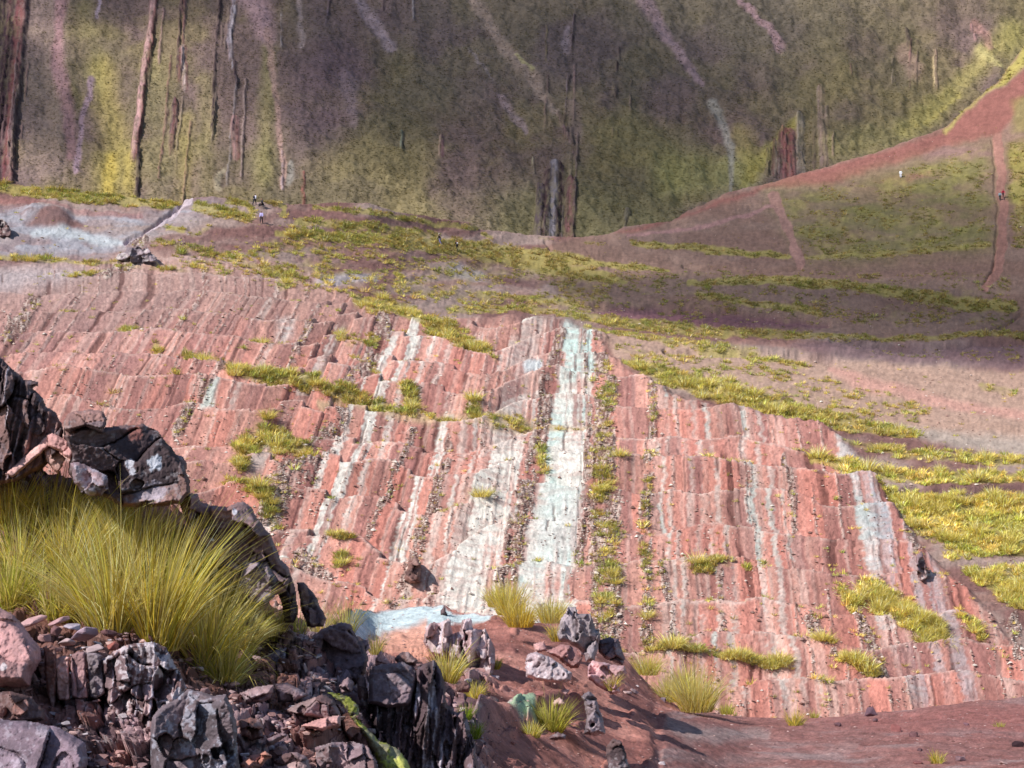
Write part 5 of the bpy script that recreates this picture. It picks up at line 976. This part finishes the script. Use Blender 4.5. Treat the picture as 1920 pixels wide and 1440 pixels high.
def person(loc, face, label, top, legs, hair=None, hat=None, pack=None, stride=.28, seated=False, bend=0.0, skirt=False):
    root = empty("person", loc, face); tag(root, label, "person", "hikers on the trails")
    tm, lm = flat_mat("jacket_cloth", lin(*top)), flat_mat("trouser_cloth", lin(*legs)); boot = flat_mat("boot_leather", lin(40, 34, 34))
    hz = .45 if seated else .92; b = bend
    ch = (0, .10 + b * .3, hz + .42); nk = (0, .12 + b * .42, hz + .56); hd = (0, .15 + b * .5, hz + .70)
    hip = (0, 0, hz)
    if seated: LG = [[(s * .10, 0, hz - .02), (s * .14, .42, hz + .02), (s * .13, .50, .06), (s * .13, .62, .03)] for s in (-1, 1)]
    else: LG = [[(s * .10, 0, hz - .04), (s * .11, .06 + s * stride * .45, .50), (s * .10, s * stride - .03, .09), (s * .10, s * stride + .12, .035)] for s in (-1, 1)]
    AR = [[(s * .19, ch[1], ch[2] + .04), (s * .25, ch[1] - s * stride * .35 - .02, ch[2] - .24), (s * .24, ch[1] - s * stride * .55 + .10, ch[2] - .46), (s * .24, ch[1] - s * stride * .6 + .15, ch[2] - .56)] for s in (-1, 1)]
    n = [(hip, .14, .75), ((0, (ch[1]) * .5, hz + .2), .13, .75), (ch, .16, .7), (nk, .055), ((hd[0], hd[1], hd[2] - .07), .075), (hd, .098), ((hd[0], hd[1] - .01, hd[2] + .09), .07), ((0, hd[1] + .10, hd[2] - .02), .022)]
    e = [(0, 1), (1, 2), (2, 3), (3, 4), (4, 5), (5, 6), (5, 7)]
    for L_ in LG:
        i = len(n); n += [(L_[0], .085), (L_[1], .06), (L_[2], .042), (L_[3], .036)]; e += [(0, i), (i, i + 1), (i + 1, i + 2), (i + 2, i + 3)]
    for A_ in AR:
        i = len(n); n += [(A_[0], .055), (A_[1], .042), (A_[2], .034), (A_[3], .03)]; e += [(2, i), (i, i + 1), (i + 1, i + 2), (i + 2, i + 3)]
    skinned("body", n, e, SKINM, root)
    n = [((0, 0, hz + .02), .17, .8), ((0, ch[1] * .5, hz + .2), .165, .8), (ch, .185, .75), ((nk[0], nk[1] - .01, nk[2] - .04), .09)]; e = [(0, 1), (1, 2), (2, 3)]
    for A_ in AR:
        i = len(n); n += [(A_[0], .08), (A_[1], .066), (A_[2], .055)]; e += [(2, i), (i, i + 1), (i + 1, i + 2)]
    skinned("jacket", n, e, tm, root)
    n = [((0, 0, hz), .165, .8)]; e = []
    for L_ in LG:
        i = len(n); n += [(L_[0], .11), (L_[1], .085), (L_[2], .068)]; e += [(0, i), (i, i + 1), (i + 1, i + 2)]
    skinned("trousers", n, e, lm, root)
    for L_ in LG:
        skinned("boot", [(L_[2], .062), ((L_[2][0], L_[2][1] + .01, .045), .055), ((L_[3][0], L_[3][1], .04), .045)], [(0, 1), (1, 2)], boot, root)
    if hat: skinned("hat", [((hd[0], hd[1] - .01, hd[2] + .05), .13, 1.0), ((hd[0], hd[1] - .01, hd[2] + .10), .10), ((hd[0], hd[1] - .01, hd[2] + .16), .05)], [(0, 1), (1, 2)], flat_mat("hat_cloth", lin(*hat)), root)
    skinned("hair", [((hd[0], hd[1] - .03, hd[2] + .05), .105), ((hd[0], hd[1] - .06, hd[2] - .02), .09), ((hd[0], hd[1] - .07, hd[2] - .10), .05)], [(0, 1), (1, 2)], HAIRM, root)
    if pack:
        pb = skinned("backpack", [((0, ch[1] - .22, ch[2] + .04), .15, .7), ((0, ch[1] - .24, ch[2] - .14), .17, .75), ((0, ch[1] - .21, ch[2] - .32), .14, .8)], [(0, 1), (1, 2)], flat_mat("pack_cloth", lin(*pack)), root)
    return root
G_ = lambda x, y: H.hit(x, y) - Vector((0, 0, .02))
person(G_(477, 384), -.5, "hiker in dark clothes and white top with dark pack, on the left crest", (214, 212, 230), (30, 28, 44), pack=(28, 26, 40), stride=.3)
person(G_(493, 387), 2.4, "person in black sitting on the left crest beside the path", (26, 22, 30), (30, 24, 30), seated=True)
person(G_(490, 418), 3.0, "hiker in a lilac jacket and dark trousers coming down the path from the left crest", (186, 176, 226), (52, 38, 46), stride=.25)
person(G_(825, 458), 1.2, "hiker in black jacket with a white hat on the grassy crest", (30, 26, 36), (120, 116, 160), hat=(236, 232, 226), stride=.3)
person(G_(857, 470), .8, "hiker dressed all in black with a pale pack on the grassy crest", (24, 20, 26), (24, 20, 26), pack=(200, 196, 200), stride=.22)
person(G_(1688, 331), 2.9, "person in a white poncho standing alone on the red hill", (240, 240, 246), (226, 226, 240), stride=.08)
person(G_(1874, 373), 2.9, "hiker in dark teal with pale sleeves on the straight trail up the red hill", (150, 166, 176), (22, 52, 52), hat=(190, 120, 134), stride=.2)
person(G_(1881, 368), 3.3, "hiker in a crimson jacket beside another on the straight trail up the red hill", (176, 30, 62), (70, 34, 44), hat=(150, 40, 70), stride=.3)

# ------------------------------------------------------------------ broken clouds overhead: their shadows lie on the mountain, the hill and the near rocks
def cloud(target, alt, rx, ry, rot, dens, label, seed, thick=.12):
    t = Vector(target); c = t + SUN * ((alt - t.z) / SUN.z)
    m = bpy.data.materials.new("cloud_vapour"); m.use_nodes = True; nt = m.node_tree; Nn = nt.nodes; L = nt.links
    p = Nn["Principled BSDF"]; Nn.remove(p)
    df = Nn.new("ShaderNodeBsdfDiffuse"); df.inputs["Color"].default_value = (.85, .86, .9, 1); tl = Nn.new("ShaderNodeBsdfTranslucent"); tl.inputs["Color"].default_value = (.85, .86, .9, 1)
    m1 = Nn.new("ShaderNodeMixShader"); L.new(df.outputs[0], m1.inputs[1]); L.new(tl.outputs[0], m1.inputs[2])
    tc = Nn.new("ShaderNodeTexCoord"); mp = Nn.new("ShaderNodeMapping"); mp.inputs["Scale"].default_value = (1, 1, 0); L.new(tc.outputs["Object"], mp.inputs[0])
    ln = Nn.new("ShaderNodeVectorMath"); ln.operation = 'LENGTH'; L.new(mp.outputs[0], ln.inputs[0])
    nz = Nn.new("ShaderNodeTexNoise"); nz.inputs["Scale"].default_value = 2.6; nz.inputs["Detail"].default_value = 5; L.new(mp.outputs[0], nz.inputs["Vector"])
    mm = Nn.new("ShaderNodeMath"); mm.operation = 'MULTIPLY_ADD'; mm.inputs[1].default_value = .7; L.new(nz.outputs["Fac"], mm.inputs[0]); L.new(ln.outputs["Value"], mm.inputs[2])
    mr = Nn.new("ShaderNodeMapRange"); mr.interpolation_type = 'SMOOTHSTEP'; mr.inputs["From Min"].default_value = 1.22; mr.inputs["From Max"].default_value = .86; mr.inputs["To Max"].default_value = dens
    L.new(mm.outputs[0], mr.inputs["Value"])
    tr = Nn.new("ShaderNodeBsdfTransparent"); m2 = Nn.new("ShaderNodeMixShader"); L.new(mr.outputs[0], m2.inputs[0]); L.new(tr.outputs[0], m2.inputs[1]); L.new(m1.outputs[0], m2.inputs[2])
    L.new(m2.outputs[0], Nn["Material Output"].inputs["Surface"])
    bm = bmesh.new(); bmesh.ops.create_icosphere(bm, subdivisions=4, radius=1)
    for v in bm.verts:
        a = np.array([v.co.x]); b = np.array([v.co.y]); v.co.z *= thick * (1 + 1.2 * float(fbm(a * 3, b * 3, 3, seed)[0]))
    me = bpy.data.meshes.new("cloud"); bm.to_mesh(me); bm.free(); me.materials.append(m)
    o = bpy.data.objects.new("cloud", me); o.location = c; o.scale = (rx, ry, min(rx, ry)); o.rotation_euler = (0, 0, rot); COL.objects.link(o)
    tag(o, kind="structure"); return o
def at(px_, py_, Y): return Vector([float(q) for q in px2w(float(px_), float(py_), float(Y))])
cloud(at(950, 150, 760), 900, 200, 200, 0, .50, None, 1)
cloud(at(1350, 60, 800), 900, 150, 150, 0, .26, None, 2)
cloud(at(-20, 100, 740), 900, 45, 120, 0, .45, None, 3)
cloud(at(150, -60, 820), 900, 110, 90, 0, .45, None, 6)
cloud(at(1650, 400, 250), 500, 75, 60, 0, .35, None, 4)
cloud(at(1560, 605, 222), 420, 62, 24, .05, .42, None, 7)  # extra unseen cloud, added only to shade the gully band
cloud(at(700, 1350, 12), 350, 48, 32, 0, .05, None, 5)
